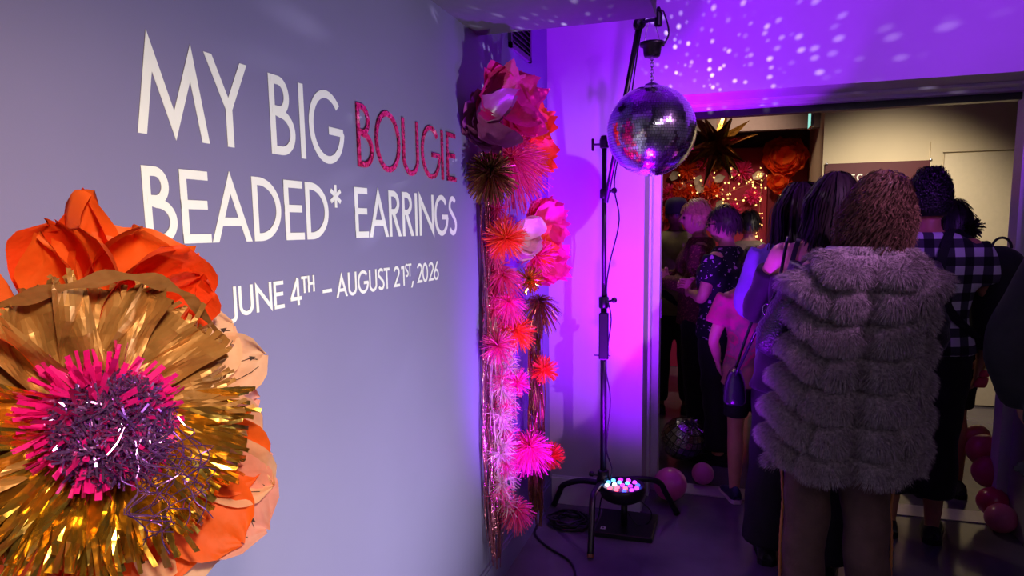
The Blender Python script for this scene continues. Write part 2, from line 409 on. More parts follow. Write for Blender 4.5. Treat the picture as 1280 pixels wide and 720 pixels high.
R3b, R3t = wz(420.5, 372.5), wz(342, 352)
def row(name, label, spec, zb, zt, t, m, th=.0008):
    yc = (spec[0][1][0]+spec[-1][2][0])/2
    root = empty(name, (XL, wy(spec[0][1][0], spec[0][1][1]), zb), label, 'lettering')
    for s in spec:
        ch, a, b = s[:3]; zb2, zt2 = (s[3], s[4]) if len(s) > 3 else (zb, zt); tt = s[5] if len(s) > 5 else t
        letter(ch, wy(*a), wy(*b), zb2, zt2, tt, m, root, th)
    return root
row('title_lettering', 'white vinyl capitals MY BIG, top line of the title on the wall',
    [('M', (171.8, 166), (261.8, 179.6)), ('Y', (254.5, 72), (307, 85)), ('B', (336.8, 141), (368.7, 170)), ('I', (372, 150), (382, 150)), ('G', (385.3, 147), (428.3, 166.6))], R1b, R1t, .0185, M['vinyl'])
gb, gt = wz(446.7, 208), wz(443, 127.5)
row('sequin_lettering', 'glittering pink sequinned letters BOUGIE ending the top line of the title',
    [('B', (445, 165), (465.5, 190)), ('O', (468, 175), (499, 182)), ('U', (502, 180), (522, 185)), ('G', (525.8, 188), (548.7, 195)), ('I', (549.8, 195), (554.2, 195)), ('E', (557.5, 195), (568.5, 195))], gb, gt, .0145, M['glit'], .004)
row('subtitle_lettering', 'white vinyl capitals BEADED* EARRINGS, second line of the title on the wall',
    [('B', (179.5, 258), (221.3, 280)), ('E', (226, 257), (261, 257)), ('A', (265.8, 303), (315, 302)), ('D', (315.8, 260), (350.7, 262)), ('E', (355.4, 262), (378.5, 262)), ('D', (382, 262), (410, 262)),
     ('*', (412, 245), (426, 245), wz(419, 259.5), wz(419, 231), .0095), ('E', (443.4, 266), (459.5, 266)), ('A', (461.9, 296), (485.7, 296)), ('R', (486, 270), (501.8, 296)), ('R', (502.6, 270), (517.3, 296)), ('I', (517.6, 265), (522, 265)), ('N', (523.6, 265), (541.9, 265)), ('G', (542.7, 268), (559.5, 270)), ('S', (560.7, 268), (570.4, 268))], R2b, R2t, .0165, M['vinyl'])
hs = (R3b+(R3t-R3b)*.42, R3t+.004)
row('date_lettering', 'small white vinyl date line JUNE 4TH – AUGUST 21ST, 2026 under the title',
    [('J', (285.3, 380), (295.3, 375)), ('U', (298, 372), (316, 370)), ('N', (319.2, 370), (339.3, 368)), ('E', (341.6, 366), (354, 364)), ('4', (362.3, 370), (376.2, 368)), ('T', (376.2, 355), (383.6, 354), *hs, .0065), ('H', (384.4, 354), (392.6, 353), *hs, .0065), ('-', (402.8, 361), (414.2, 360)),
     ('A', (420.3, 370), (434.3, 369)), ('U', (434.6, 352), (445.4, 352)), ('G', (446.7, 352), (460, 352)), ('U', (461, 350), (470.7, 350)), ('S', (471.9, 350), (480, 350)), ('T', (479.6, 348), (486.8, 348)), ('2', (491.7, 346), (499.3, 346)), ('1', (501.2, 345), (505.2, 345)),
     ('S', (506.1, 338), (510.2, 338), *hs, .006), ('T', (509.8, 338), (514, 338), *hs, .006), (',', (514, 355), (516.9, 355)), ('2', (521, 340), (527.5, 340)), ('0', (527.6, 340), (534.6, 340)), ('2', (535.4, 340), (541.8, 340)), ('6', (541.9, 340), (548, 340))], R3b, R3t, .0084, M['vinyl'])

# vent grille high on the left wall
vy0, vy1, vz0, vz1 = 2.96, 3.285, 2.335, 2.60
ve = empty('air_vent', (XL, (vy0+vy1)/2, vz0), 'black louvred air vent high on the purple-lit wall above the hanging flowers', 'vent')
q = MB(); b_ = .022
for a, b in (((vy0, vz0), (vy1, vz0+b_)), ((vy0, vz1-b_), (vy1, vz1)), ((vy0, vz0), (vy0+b_, vz1)), ((vy1-b_, vz0), (vy1, vz1))):
    q.box((XL, a[0], a[1]), (XL+.014, b[0], b[1]))
q.build('frame', mat('grey_vent_frame', (78, 74, 84), .5), ve)
MB().box((XL, vy0+b_, vz0+b_), (XL+.002, vy1-b_, vz1-b_)).build('backing', M['rubber'], ve)
for k in range(9):
    z = vz0+b_+.012+k*.024
    MB().add([(XL+.002, vy0+b_, z+.012), (XL+.002, vy1-b_, z+.012), (XL+.013, vy1-b_, z), (XL+.013, vy0+b_, z), (XL+.002, vy0+b_, z+.015), (XL+.002, vy1-b_, z+.015), (XL+.014, vy1-b_, z+.003), (XL+.014, vy0+b_, z+.003)],
             [(0, 1, 2, 3), (4, 7, 6, 5), (0, 4, 5, 1), (3, 2, 6, 7), (0, 3, 7, 4), (1, 5, 6, 2)]).build('slat', M['dark'], ve)
#PART2
# ------------------------------------------------------------------ giant paper flower in the foreground
M['orange'] = mat('orange_tissue', (255, 104, 26), .6, var=.14, scale=9, bump=.15, bscale=60, trans=.42)
M['deep'] = mat('deep_orange_tissue', (250, 74, 14), .6, var=.15, scale=9, bump=.25, bscale=60, trans=.42)
M['peach'] = mat('peach_pattern_tissue', (246, 192, 152), .55, var=.12, scale=12, bump=.3, bscale=50, trans=.45)
M['rose'] = mat('rose_tissue', (244, 164, 144), .55, var=.12, scale=12, bump=.3, bscale=50, trans=.45)
M['ink'] = mat('pattern_ink', (48, 26, 24), .7, var=.1)
M['gold'] = mat('gold_foil', (206, 156, 62), .30, .92, var=.18, scale=14, bump=.55, bscale=26)
M['gold2'] = mat('bright_gold_foil', (236, 190, 78), .22, .95, var=.15, scale=14, bump=.6, bscale=22)
M['kraft'] = mat('bronze_paper', (176, 124, 66), .42, .45, var=.2, scale=16, bump=.5, bscale=30)
M['pinkf'] = mat('hot_pink_strip', (240, 22, 140), .4, .1, var=.2, scale=40, trans=.25)
M['tinsel'] = mat('purple_tinsel', (186, 124, 206), .14, .9, var=.35, scale=160)

FC = atX(112, 522, -.715); FN = np.array([.86, -.52, .10]); FN /= np.linalg.norm(FN)
FE1 = np.cross([0, 0, 1.], FN); FE1 /= np.linalg.norm(FE1); FE2 = np.cross(FN, FE1)
FS = depth(FC)/F*1.06                       # metres per photograph pixel on the flower
def fp(x, y, n=0.): return FC+FE1*(x*FS)+FE2*(y*FS)+FN*n
def fdir(deg, n=0.): return FE1*math.cos(math.radians(deg))+FE2*math.sin(math.radians(deg))+FN*n
flower = empty('giant_paper_flower', (XL, FC[1], FC[2]-.2), 'huge orange, gold foil and pink paper flower mounted on the wall at the left edge', 'paper flower')

def fringe_sheet(base, out, nrm, L, Wd, cut=.55, cols=22, curl=.15, cup=.15, seed=0, spread=1.5, ruf=.05):
    g = np.random.default_rng(seed)
    out = out/np.linalg.norm(out); nrm = nrm-out*(nrm@out); nrm /= np.linalg.norm(nrm); sd = np.cross(out, nrm)
    def pt(u, v, dz=0., dx=0., dl=0.):
        w = Wd*.5*(.45+(spread-.45)*v)
        return base+out*(L*v+dl)+sd*(u*w+dx)+nrm*(cup*L*(u*u-.3)+curl*L*v*v+ruf*L*wob(u, v, seed, 2.6)+dz)
    mb = MB(); nv = 8; V = [pt(-1+2*j/cols, cut*i/(nv-1)) for i in range(nv) for j in range(cols+1)]
    mb.add(V, [(i*(cols+1)+j, i*(cols+1)+j+1, (i+1)*(cols+1)+j+1, (i+1)*(cols+1)+j) for i in range(nv-1) for j in range(cols)])
    for j in range(cols):
        u0, u1 = -1+2*j/cols, -1+2*(j+1)/cols; dz, dx, dl = g.normal(0, .05*L), g.normal(0, .03*L), g.normal(0, .05*L); tw = g.normal(0, .03*L)
        V = []
        for i in range(4):
            t = i/3; v = cut+(1-cut)*t; q = t*t
            V += [pt(u0, v, dz*q-tw*t, dx*q, dl*t), pt(u1-.012*t, v, dz*q+tw*t, dx*q, dl*t)]
        mb.add(V, [(0, 1, 3, 2), (2, 3, 5, 4), (4, 5, 7, 6)])
    return mb
# back petals: (angle, start px, length px, width px, material, shape, n offset, n tilt, cup, curl)
g = np.random.default_rng(3)
PET = [(48, 95, 106, 96, 'peach', 'round', -.03, .05, .15, -.05), (27, 100, 106, 100, 'peach', 'round', -.02, .10, .15, -.1), (12, 110, 118, 80, 'peach', 'round', -.035, .05, .2, .1),
       (-5, 100, 122, 120, 'rose', 'round', -.04, .0, .1, -.1), (-20, 110, 110, 100, 'peach', 'round', -.03, .05, .25, .0), (-28, 105, 122, 90, 'orange', 'round', -.015, .1, .2, .1),
       (-33, 130, 116, 76, 'peach', 'round', -.02, .15, .25, .15), (-45, 120, 150, 120, 'rose', 'round', -.02, .1, .2, .15), (-52, 110, 140, 100, 'orange', 'round', -.01, .12, .2, .1), (-24, 150, 95, 60, 'rose', 'point', -.05, .05, .3, .1),
       (-63, 130, 130, 110, 'peach', 'wide', -.03, .05, .2, .1), (-75, 130, 110, 120, 'orange', 'round', -.02, .05, .2, .1), (-88, 130, 110, 120, 'peach', 'wide', -.03, .05, .2, .1), (-105, 130, 110, 130, 'orange', 'round', -.02, .05, .2, .1), (-125, 120, 120, 130, 'deep', 'round', -.03, .05, .2, .1),
       # orange tissue crown: main clump, then the one at the left edge
       (68, 118, 124, 96, 'orange', 'wide', -.05, .05, .18, .1), (57, 118, 112, 84, 'orange', 'round', -.04, .08, .22, .2), (47, 125, 112, 54, 'orange', 'point', -.03, .1, .25, .2), (88, 122, 150, 54, 'orange', 'point', -.05, .05, .28, .1),
       (82, 122, 152, 46, 'deep', 'point', -.06, .0, .3, .1), (77, 118, 122, 88, 'orange', 'round', -.03, .12, .25, .2), (88, 120, 118, 66, 'deep', 'round', -.02, .12, .3, .3), (66, 120, 118, 86, 'deep', 'round', -.01, .25, .25, .3),
       (80, 128, 100, 76, 'orange', 'round', -.01, .12, .25, .35), (55, 125, 92, 70, 'deep', 'round', -.01, .2, .25, .3), (93, 125, 100, 40, 'orange', 'point', -.01, .12, .3, .3),
       (129, 125, 150, 60, 'orange', 'point', -.04, .05, .25, .15), (126, 130, 100, 46, 'deep', 'round', -.01, .2, .3, .25), (137, 120, 165, 80, 'deep', 'round', -.05, .0, .25, .1), (138, 110, 140, 110, 'orange', 'round', .0, .2, .25, .25), (150, 110, 130, 120, 'orange', 'wide', -.02, .1, .2, .2)]
for i, (an, s0, ln, wd, mk, sh, no, ti, cu, cl) in enumerate(PET):
    r = math.radians(an); b = fp(s0*.75*math.cos(r), s0*.75*math.sin(r), no)
    Ln, Wn = (ln+s0*.25)*FS, wd*FS*1.15
    ro = 0. if i <= 14 else (-1)**i*g.uniform(.35, 1.05); dd = fdir(an, ti); dd /= np.linalg.norm(dd); nr_ = FN*math.cos(ro)+np.cross(dd, FN)*math.sin(ro)
    V, Fc = petal_geo(b, dd, nr_, Ln, Wn*(1 if i <= 14 else 1.25), cu if i > 14 else cu*.5, cl, .055 if i > 14 else .03, i*1.3, sh, 13, 14)
    V[:, 0] = np.maximum(V[:, 0], XL+.006+.002*(i % 5))
    o = mesh_obj('petal', V, Fc, M[mk], flower, True)
    if mk in ('peach', 'rose') and sh == 'round':          # printed grain lines and arrow heads of the sewing pattern
        G = V.reshape(14, 13, 3); nn = FN*.0012; mb = MB()
        for (u0, v0, u1, v1, wdt) in ((4, 5, 7, 12, .0006), (8, 5, 9, 12, .0005)):
            pts = [G[int(round(v0+(v1-v0)*t)), int(round(u0+(u1-u0)*t))]+nn for t in np.linspace(0, 1, 6)]
            mb.tube(pts, wdt, 4)
        for (u, v) in ((5, 7), (6, 11)):
            c = G[v, u]+nn*1.5; d = G[min(13, v+1), u]-G[v, u]; d = d/np.linalg.norm(d)*.008; s = np.cross(FN, d)*.45
            mb.add([c+d, c+s, c-s], [(0, 1, 2)])
        mb.build('printed_line', M['ink'], o)
# foil collars: outer ring of broad fringed sheets, inner bright ones at the bottom
k = 0
for an in range(-176, 180, 32):
    r = math.radians(an); up = max(0, math.sin(r))
    mk = 'kraft' if math.sin(r) > -.12 else 'gold2'
    fringe_sheet(fp(30*math.cos(r), 30*math.sin(r), .025), fdir(an, .26-.1*up), FN, (142-10*up-8*max(0, math.cos(r)))*FS, 128*FS, .70 if up < .6 else .92, 22, -.10+.25*up, .12, 11+k, .98, .11).build('foil_petal', M[mk], flower)
    k += 1
for an in (-150, -118, -85, -52, -20, 165):
    r = math.radians(an)
    fringe_sheet(fp(34*math.cos(r), 34*math.sin(r), .05), fdir(an, .22), FN, (118+8*(k % 3))*FS, 96*FS, .62, 16, -.05, .15, 40+k, 1.0, .13).build('foil_petal', M['gold2' if k % 2 else 'gold'], flower)
    k += 1
# rolled bronze lip along the top of the collar
lip = [fp(-112, 128, .04), fp(-70, 140, .07), fp(-20, 152, .09), fp(30, 160, .09), fp(80, 148, .075), fp(118, 120, .05), fp(150, 70, .04)]
lip = cat_rom(lip, 6); sd = np.repeat((FN*.6+FE2*.5)[None], len(lip), 0)
w_ = .012+.006*np.sin(np.arange(len(lip))*.9)
V, Fc = ribbons(lip[None], sd[None], w_[None]); mesh_obj('foil_lip', V, Fc, M['kraft'], flower, True)
# pink fringe, purple tinsel heart and its drooping strands
V, Fc = strip_burst(fp(2, 4, .06), 420, .03, 88*FS, .0030, 5, hemi=FN, bias=FN*-.05, curl=.45, jit=.45)
mesh_obj('pink_fringe', V, Fc, M['pinkf'], flower)
gt_ = np.random.default_rng(6); mb = MB()
for i in range(1500):                        # tangle of fine mirror tinsel over a low dome
    rr = 58*math.sqrt(gt_.random()); t = gt_.random()*6.283; hgt = .075+.055*math.sqrt(max(0, 1-(rr/62)**2))
    c = fp(8+rr*math.cos(t), -4+rr*math.sin(t), hgt*gt_.uniform(.8, 1.08)); d = gt_.normal(size=3); d -= FN*(d@FN)*.6; d /= np.linalg.norm(d)
    sd = np.cross(d, FN+gt_.normal(0, .7, 3)); sd /= np.linalg.norm(sd); L_ = gt_.uniform(.006, .014); w = .0011; u = FN*gt_.normal(0, .004)
    mb.add([c-d*L_-sd*w, c-d*L_+sd*w, c+sd*w+u, c-sd*w+u, c+d*L_+sd*w, c+d*L_-sd*w], [(0, 1, 2, 3), (3, 2, 4, 5)])
tag(mb.build('tinsel_heart', M['tinsel'], flower), kind='stuff')
mb = MB()
for i in range(26):
    a = fp(g.uniform(-5, 70), g.uniform(-45, 5), .145); L_ = g.uniform(50, 125)*FS
    P = [a]+[a+FE1*(g.normal(0, .012)+.02*t)-FE2*L_*t+FN*(.02*math.sin(t*3)-.03*t) for t in np.linspace(.15, 1, 7)]
    mb.tube(cat_rom(P, 3), .0007, 4)
mb.build('tinsel_strand', M['tinsel'], flower)

# ------------------------------------------------------------------ giant hanging earrings further along the wall
M['mag'] = mat('magenta_tissue', (226, 30, 128), .55, var=.15, scale=9, bump=.3, bscale=60, trans=.4)
M['plum'] = mat('mauve_satin', (150, 70, 120), .35, var=.15, scale=9, bump=.2, bscale=40, trans=.15)
M['hot'] = mat('neon_pink_tissue', (255, 60, 150), .55, var=.12, scale=9, trans=.4)
M['neon'] = mat('neon_orange_strip', (255, 92, 40), .5, var=.12, scale=9, trans=.4)
M['rosestrip'] = mat('rose_strip', (236, 70, 130), .5, var=.2, scale=20, trans=.35)
M['cream'] = mat('cream_feather', (226, 196, 176), .6, var=.15, scale=20, trans=.35)
M['bronze'] = mat('bronze_tinsel', (150, 108, 60), .3, .85, var=.4, scale=120)
M['rosemet'] = mat('rose_metal_foil', (196, 116, 132), .22, .9, var=.35, scale=60, bump=.5, bscale=90)
PX = .0031                                  # metres per pixel out at the earrings (Y about 2.5)
def ear(root, kind, px, py, r, X, mk, n=220, seed=1, **kw):
    c = atX(px, py, X); s = depth(c)/F
    V, Fc = strip_burst(c, n, .01, r*s, kw.pop('w', .0026), seed, curl=kw.pop('curl', .35), **kw)
    V[:, 0] = np.maximum(V[:, 0], XL+.004+.004*rng.random(len(V)))
    return mesh_obj(kind, V, Fc, M[mk], root)
def tissue(root, px, py, X, n, r, wd, mk, seed, face=(.75, -.62, .1), a0=0, a1=360, cup=.35, curl=.2, tip='wide'):
    c = atX(px, py, X); s = depth(c)/F; fn = np.array(face, float); fn /= np.linalg.norm(fn); e1 = np.cross([0, 0, 1.], fn); e1 /= np.linalg.norm(e1); e2 = np.cross(fn, e1)
    gg = np.random.default_rng(seed)
    for i in range(n):
        an = math.radians(a0+(a1-a0)*(i+gg.uniform(-.3, .3))/n); d = e1*math.cos(an)+e2*math.sin(an)+fn*gg.uniform(.1, .7)
        V, Fc = petal_geo(c+fn*gg.uniform(-.02, .03), d, fn, r*s*gg.uniform(.8, 1.1), wd*s, cup, curl, .09, seed+i*1.1, tip, 11, 10)
        V[:, 0] = np.maximum(V[:, 0], XL+.005+.002*(i % 4)); mesh_obj('petal', V, Fc, M[mk], root, True)
E1 = empty('giant_earring', atX(625, 700, -.86), 'long hanging paper earring with mauve and magenta flower top, nearest the title', 'hanging decoration')
tissue(E1, 622, 138, -.85, 8, 48, 72, 'mag', 21, a0=20, a1=170)
tissue(E1, 608, 155, -.88, 7, 38, 64, 'plum', 22, a0=90, a1=290, cup=.5, tip='wide')
tissue(E1, 640, 145, -.85, 7, 40, 54, 'mag', 25, a0=40, a1=400)
tissue(E1, 661, 158, -.87, 7, 28, 40, 'neon', 24, a0=-90, a1=80, cup=.4)
tissue(E1, 661, 198, -.87, 9, 28, 40, 'neon', 23, a0=-90, a1=100, cup=.4)
ear(E1, 'fringe_pompom', 638, 200, 54, -.85, 'rosestrip', 900, 31, w=.0018, droop=.35)
ear(E1, 'tinsel_pompom', 613, 216, 36, -.86, 'bronze', 620, 32, w=.0022, droop=.2)
ear(E1, 'fringe_pompom', 632, 298, 31, -.83, 'neon', 420, 33, w=.0016)
tissue(E1, 648, 296, -.84, 6, 32, 34, 'cream', 34, tip='round', cup=.3, curl=.3)
ear(E1, 'fringe_pompom', 628, 345, 30, -.87, 'rosestrip', 320, 35, w=.0018, droop=.5)
ear(E1, 'fringe_pompom', 636, 378, 26, -.84, 'hot', 260, 36, w=.0018, droop=.4)
ear(E1, 'fringe_pompom', 645, 414, 27, -.83, 'neon', 380, 37, w=.0018, droop=.15)
ear(E1, 'fringe_pompom', 622, 432, 26, -.87, 'rosestrip', 240, 38, w=.0016, droop=.1)
ear(E1, 'fringe_pompom', 646, 478, 20, -.84, 'hot', 260, 39, w=.0016)
for i, yy in enumerate(range(400, 640, 12)):          # continuous feather boa
    ear(E1, 'feather_tuft', 630+5*math.sin(i*1.7), yy, 20, -.87, 'cream' if i % 3 else 'rosestrip', 90, 50+i, w=.0012, droop=.15, curl=.6)
for i, yy in enumerate(range(262, 400, 14)):
    ear(E1, 'feather_tuft', 622+5*math.sin(i*1.3), yy, 18, -.89, 'rosestrip', 90, 150+i, w=.0014, droop=.3, curl=.6)
ear(E1, 'fringe_pompom', 662, 560, 33, -.80, 'hot', 560, 61, w=.0016, droop=.25)
ear(E1, 'fringe_pompom', 645, 636, 26, -.84, 'rosestrip', 320, 62, w=.0016, droop=.35)
E2 = empty('giant_earring', atX(672, 660, -.86), 'hanging paper earring with neon pink ruffled flower, nearer the corner', 'hanging decoration')
tissue(E2, 669, 283, -.83, 10, 36, 44, 'hot', 71, a0=-60, a1=140, cup=.4)
tissue(E2, 672, 327, -.83, 10, 35, 40, 'hot', 72, a0=-120, a1=80, cup=.4)
tissue(E2, 667, 305, -.82, 8, 28, 32, 'neon', 73, a0=-90, a1=270, cup=.4)
ear(E2, 'fringe_pompom', 671, 320, 27, -.80, 'hot', 360, 74, w=.0016)
ear(E2, 'tinsel_pompom', 662, 350, 20, -.82, 'gold2', 160, 75, w=.003)
ear(E2, 'tinsel_pompom', 674, 378, 30, -.82, 'bronze', 340, 76, w=.0018, droop=.6)
ear(E2, 'fringe_pompom', 680, 462, 20, -.80, 'neon', 260, 77, w=.0018)
ear(E2, 'fringe_pompom', 688, 570, 20, -.78, 'neon', 260, 78, w=.0018, bias=(.5, 0, .2))
def tinsel_fall(root, x0, x1, y0, y1, X, mk, n, seed, w=.003):
    gg = np.random.default_rng(seed); k = 14; P = np.zeros((n, k, 3)); S = np.zeros((n, k, 3))
    for i in range(n):
        x = gg.uniform(x0, x1); a = atX(x, y0+gg.uniform(0, 12), X); b = atX(x+gg.normal(0, 1.5), y1-gg.uniform(0, (y1-y0)*.12), X); ph = gg.uniform(0, 6.28)
        b[1] = a[1]+gg.normal(0, .008)
        for j in range(k):
            t = j/(k-1); P[i, j] = a+(b-a)*t+np.array([.012*math.sin(t*9+ph)+gg.normal(0, .002), .010*math.cos(t*7+ph), 0])
            tw = ph+t*8; S[i, j] = (math.cos(tw), math.sin(tw), 0)
    P[..., 0] = np.maximum(P[..., 0], XL+.006)
    V, Fc = ribbons(P, S, np.full((n, k), w)); o = mesh_obj('tinsel_fringe', V, Fc, M[mk], root); return tag(o, kind='stuff')
tinsel_fall(E1, 603, 622, 250, 724, -.915, 'rosemet', 46, 81)
tinsel_fall(E1, 612, 640, 380, 640, -.90, 'cream', 30, 82, .002)
tinsel_fall(E2, 660, 678, 390, 662, -.86, 'bronze', 40, 83)
tinsel_fall(E2, 664, 676, 430, 655, -.87, 'rosemet', 24, 84)
MB().tube([atX(640, 78, -.94), atX(640, 120, -.90)], .003, 6).build('hook', M['steel'], E1)
MB().tube([atX(676, 250, -.94), atX(680, 285, -.88)], .003, 6).build('hook', M['steel'], E2)
# ------------------------------------------------------------------ mirror ball, its stand, the LED par
YP = 3.44
pb = atY(754, 600, YP)
SX, SY = pb[0], YP
st = empty('lighting_stand', (SX, SY, 0), 'tall black lighting stand with curved legs and angled boom by the doorway', 'light stand')
zt = atY(755, 178, YP)[2]; zh = atY(754, 602, YP)[2]
clZ = atY(755, 378, YP)[2]; cl2 = atY(755, 242, YP)[2]
MB().tube([(SX, SY, zh-.02), (SX, SY, clZ)], .0165, 14).build('lower_pole', M['dark'], st, True)
MB().tube([(SX, SY, clZ-.01), (SX, SY, zt)], .0125, 14).build('upper_pole', M['dark'], st, True)
def collar(z, r=.024, h=.05, knob=True, d=(1, -.3)):
    o = MB().lathe([(r*.8, -h/2), (r, -h/2+.006), (r, h/2-.006), (r*.8, h/2)], (SX, SY, z), (0, 0, 1), 16).build('collar', M['dark'], st, True)
    if knob:
        dv = np.array([d[0], d[1], .25]); dv /= np.linalg.norm(dv); c = np.array([SX, SY, z])
        MB().tube([c+dv*r*.6, c+dv*(r+.03)], .006, 8).lathe([(.008, 0), (.014, .004), (.014, .02), (.008, .024)], c+dv*(r+.022), dv, 8).build('knob', M['dark'], o)
collar(clZ, .026, .06); collar(cl2, .022, .05); collar(zh+.03, .03, .07, True, (-1, -.4))
tp = MB().lathe([(.014, -.03), (.022, -.026), (.024, .01), (.018, .03), (.008, .034)], (SX, SY, zt), (0, 0, 1), 14)
tp.tube([(SX, SY, zt-.01), (SX-.055, SY-.01, zt-.01)], .006, 8).box((SX-.062, SY-.016, zt-.04), (SX-.05, SY+.0, zt+.02), bev=.003)
tp.build('top_clamp', M['dark'], st)
zb0, zb1 = atY(755, 448, YP)[2], atY(755, 390, YP)[2]
bx_ = MB().box((SX-.018, SY-.045, zb0), (SX+.03, SY-.012, zb1), bev=.005); bx_.tube([(SX-.045, SY-.03, zb0+.02), (SX+.04, SY-.03, zb0+.02)], .004, 6)
bx_.build('power_box', M['dark'], st)
# curved legs
hub = np.array([SX, SY, zh])
for (bend, foot) in (((705, 606, YP+.06), (693, 630)), ((741, 622, 3.16), (738, 696)), ((822, 602, YP+.10), (846, 641))):
    B_ = atY(*bend); Fo = atZ(foot[0], foot[1], .012)
    P = cat_rom([hub+np.array([0, 0, -.01]), hub+(B_-hub)*.55+np.array([0, 0, .015]), B_, B_+(Fo-B_)*.45+np.array([0, 0, .01]), Fo], 6)
    o = MB().tube(P, .0155, 12).build('leg', M['dark'], st, True)
    d = (P[-1]-P[-2]); d /= np.linalg.norm(d)
    MB().tube([Fo-d*.012, Fo+d*.004], .0165, 12).build('rubber_foot', mat('amber_foot', (120, 70, 40), .5) if foot[1] > 690 else M['rubber'], o)
MB().lathe([(.02, -.05), (.034, -.045), (.036, .01), (.026, .05), (.018, .055)], hub, (0, 0, 1), 18).build('hub', M['dark'], st, True)
# boom: from the second collar up and towards the room
bo0 = np.array([SX+.02, SY-.02, cl2]); bo1 = atY(799, 30, 3.24)
o = MB().tube([bo0-(bo1-bo0)*.06, bo1], .0125, 12).build('boom', M['dark'], st, True)
bh = atY(823, 24, 3.10)
MB().lathe([(.012, -.022), (.026, -.018), (.028, .012), (.014, .024)], bo1, (.3, -1, .0), 14).tube([bo1, (bo1+bh)/2+np.array([0, 0, .004]), bh], .008, 8).lathe([(.012, -.03), (.017, -.026), (.017, .026), (.006, .05)], bh, (0, 0, 1), 12).build('boom_head', M['dark'], o)
# mirror ball + motor
BY = 3.10
bc = atY(814, 164, BY); BR = 55.5*depth(bc)/F*.995
mo = atY(815, 62, BY); mo[0] = bc[0]
mt = empty('ball_motor', mo, 'small black mirror ball motor hung under the boom head', 'motor')
MB().lathe([(.0, -.030), (.032, -.030), (.036, -.022), (.040, .012), (.052, .016), (.054, .028), (.0, .030)], mo, (0, 0, 1), 28).build('housing', M['dark'], mt, True)
for s in (-1, 1):
    MB().tube([mo+np.array([s*.035, 0, .025]), np.array([bh[0]-.03+s*.012, bh[1], bh[2]-.005])], .0012, 5).build('hanging_wire', M['steel'], mt)
ball = empty('mirror_ball', bc, 'large silver mirror ball hanging on a chain from the black stand', 'mirror ball')
V, Fc = lathe_geo([(max(1e-6, (BR-.004)*math.sin(math.pi*i/32)), -(BR-.004)*math.cos(math.pi*i/32)) for i in range(33)], bc, (0, 0, 1), 48)
mesh_obj('core', V, Fc, mat('ball_core', (30, 28, 34), .6), ball, True)
def mirror():
    m, N, L, P = nt('mirror_tile')
    P.inputs['Base Color'].default_value = (.9, .9, .93, 1); P.inputs['Metallic'].default_value = 1; P.inputs['Roughness'].default_value = .13
    return m
gg = np.random.default_rng(5); tb = MB(); ts = .0118; nr = int(math.pi*BR/ts)
for i in range(1, nr-0):
    th = math.pi*(i+.0)/nr; n = max(5, int(2*math.pi*BR*math.sin(th)/ts)); ph0 = gg.uniform(0, 1)
    for j in range(n):
        ph = 2*math.pi*(j+ph0)/n; nn = np.array([math.sin(th)*math.cos(ph), math.sin(th)*math.sin(ph), math.cos(th)])
        ea = np.array([-math.sin(ph), math.cos(ph), 0]); eb = np.cross(nn, ea); h = ts*.455
        tl = gg.normal(0, .02, 2); n2 = nn+ea*tl[0]+eb*tl[1]; ea2 = ea-n2*(ea@n2); eb2 = eb-n2*(eb@n2); c = bc+nn*BR
        q = [c+(a*ea2+b*eb2)*h for a, b in ((-1, -1), (1, -1), (1, 1), (-1, 1))]; q2 = [c-nn*.003+(a*ea+b*eb)*h for a, b in ((-1, -1), (1, -1), (1, 1), (-1, 1))]
        tb.add(q+q2, [(0, 1, 2, 3), (4, 5, 1, 0), (5, 6, 2, 1), (6, 7, 3, 2), (7, 4, 0, 3)])
tag(tb.build('mirror_tiles', mirror(), ball), kind='stuff')
MB().lathe([(.0, .012), (.014, .012), (.030, .004), (.036, -.012), (.0, -.012)], bc+np.array([0, 0, BR]), (0, 0, 1), 20).build('cap', M['steel'], ball, True)
ch = MB(); z0 = bc[2]+BR+.008; z1 = mo[2]-.028; nl = max(4, int((z1-z0)/.014))
for i in range(nl):
    z = z0+(z1-z0)*(i+.5)/nl; a = np.linspace(0, 2*math.pi, 11)
    e = np.array([1, 0, 0]) if i % 2 else np.array([0, 1, 0])
    ch.tube([np.array([bc[0], bc[1], z])+e*.0075*math.cos(t)+np.array([0, 0, .0115*math.sin(t)]) for t in a], .0018, 5, cap=False)
ch.build('chain', M['steel'], ball)
# reflected specks of the mirror ball: a pattern lamp at the ball's flanks
def speck(name, loc, target, power, color, scale, thr, angle, seed):
    o = spot(name, loc, target, power, color, angle, .4, .0); l = o.data; l.use_nodes = True; N, L = l.node_tree.nodes, l.node_tree.links
    em = N.get('Emission') or N.new('ShaderNodeEmission'); co = N.new('ShaderNodeTexCoord'); mp = N.new('ShaderNodeMapping'); mp.inputs['Location'].default_value = (seed, seed*.7, 0)
    mp.inputs['Scale'].default_value = (1, 1, 1)
    v = N.new('ShaderNodeTexVoronoi'); v.inputs['Scale'].default_value = scale; v.inputs['Randomness'].default_value = .85
    L.new(co.outputs['Normal'], mp.inputs[0]); L.new(mp.outputs[0], v.inputs['Vector'])
    mr = N.new('ShaderNodeMapRange'); mr.interpolation_type = 'SMOOTHSTEP'; mr.inputs[1].default_value = thr; mr.inputs[2].default_value = thr*.1; mr.inputs[3].default_value = 0; mr.inputs[4].default_value = 1
    L.new(v.outputs['Distance'], mr.inputs[0])
    wn = N.new('ShaderNodeSeparateColor'); L.new(v.outputs['Color'], wn.inputs[0])
    mu = N.new('ShaderNodeMath'); mu.operation = 'MULTIPLY'; L.new(mr.outputs[0], mu.inputs[0]); L.new(wn.outputs[0], mu.inputs[1])
    L.new(mu.outputs[0], em.inputs['Strength']); return o
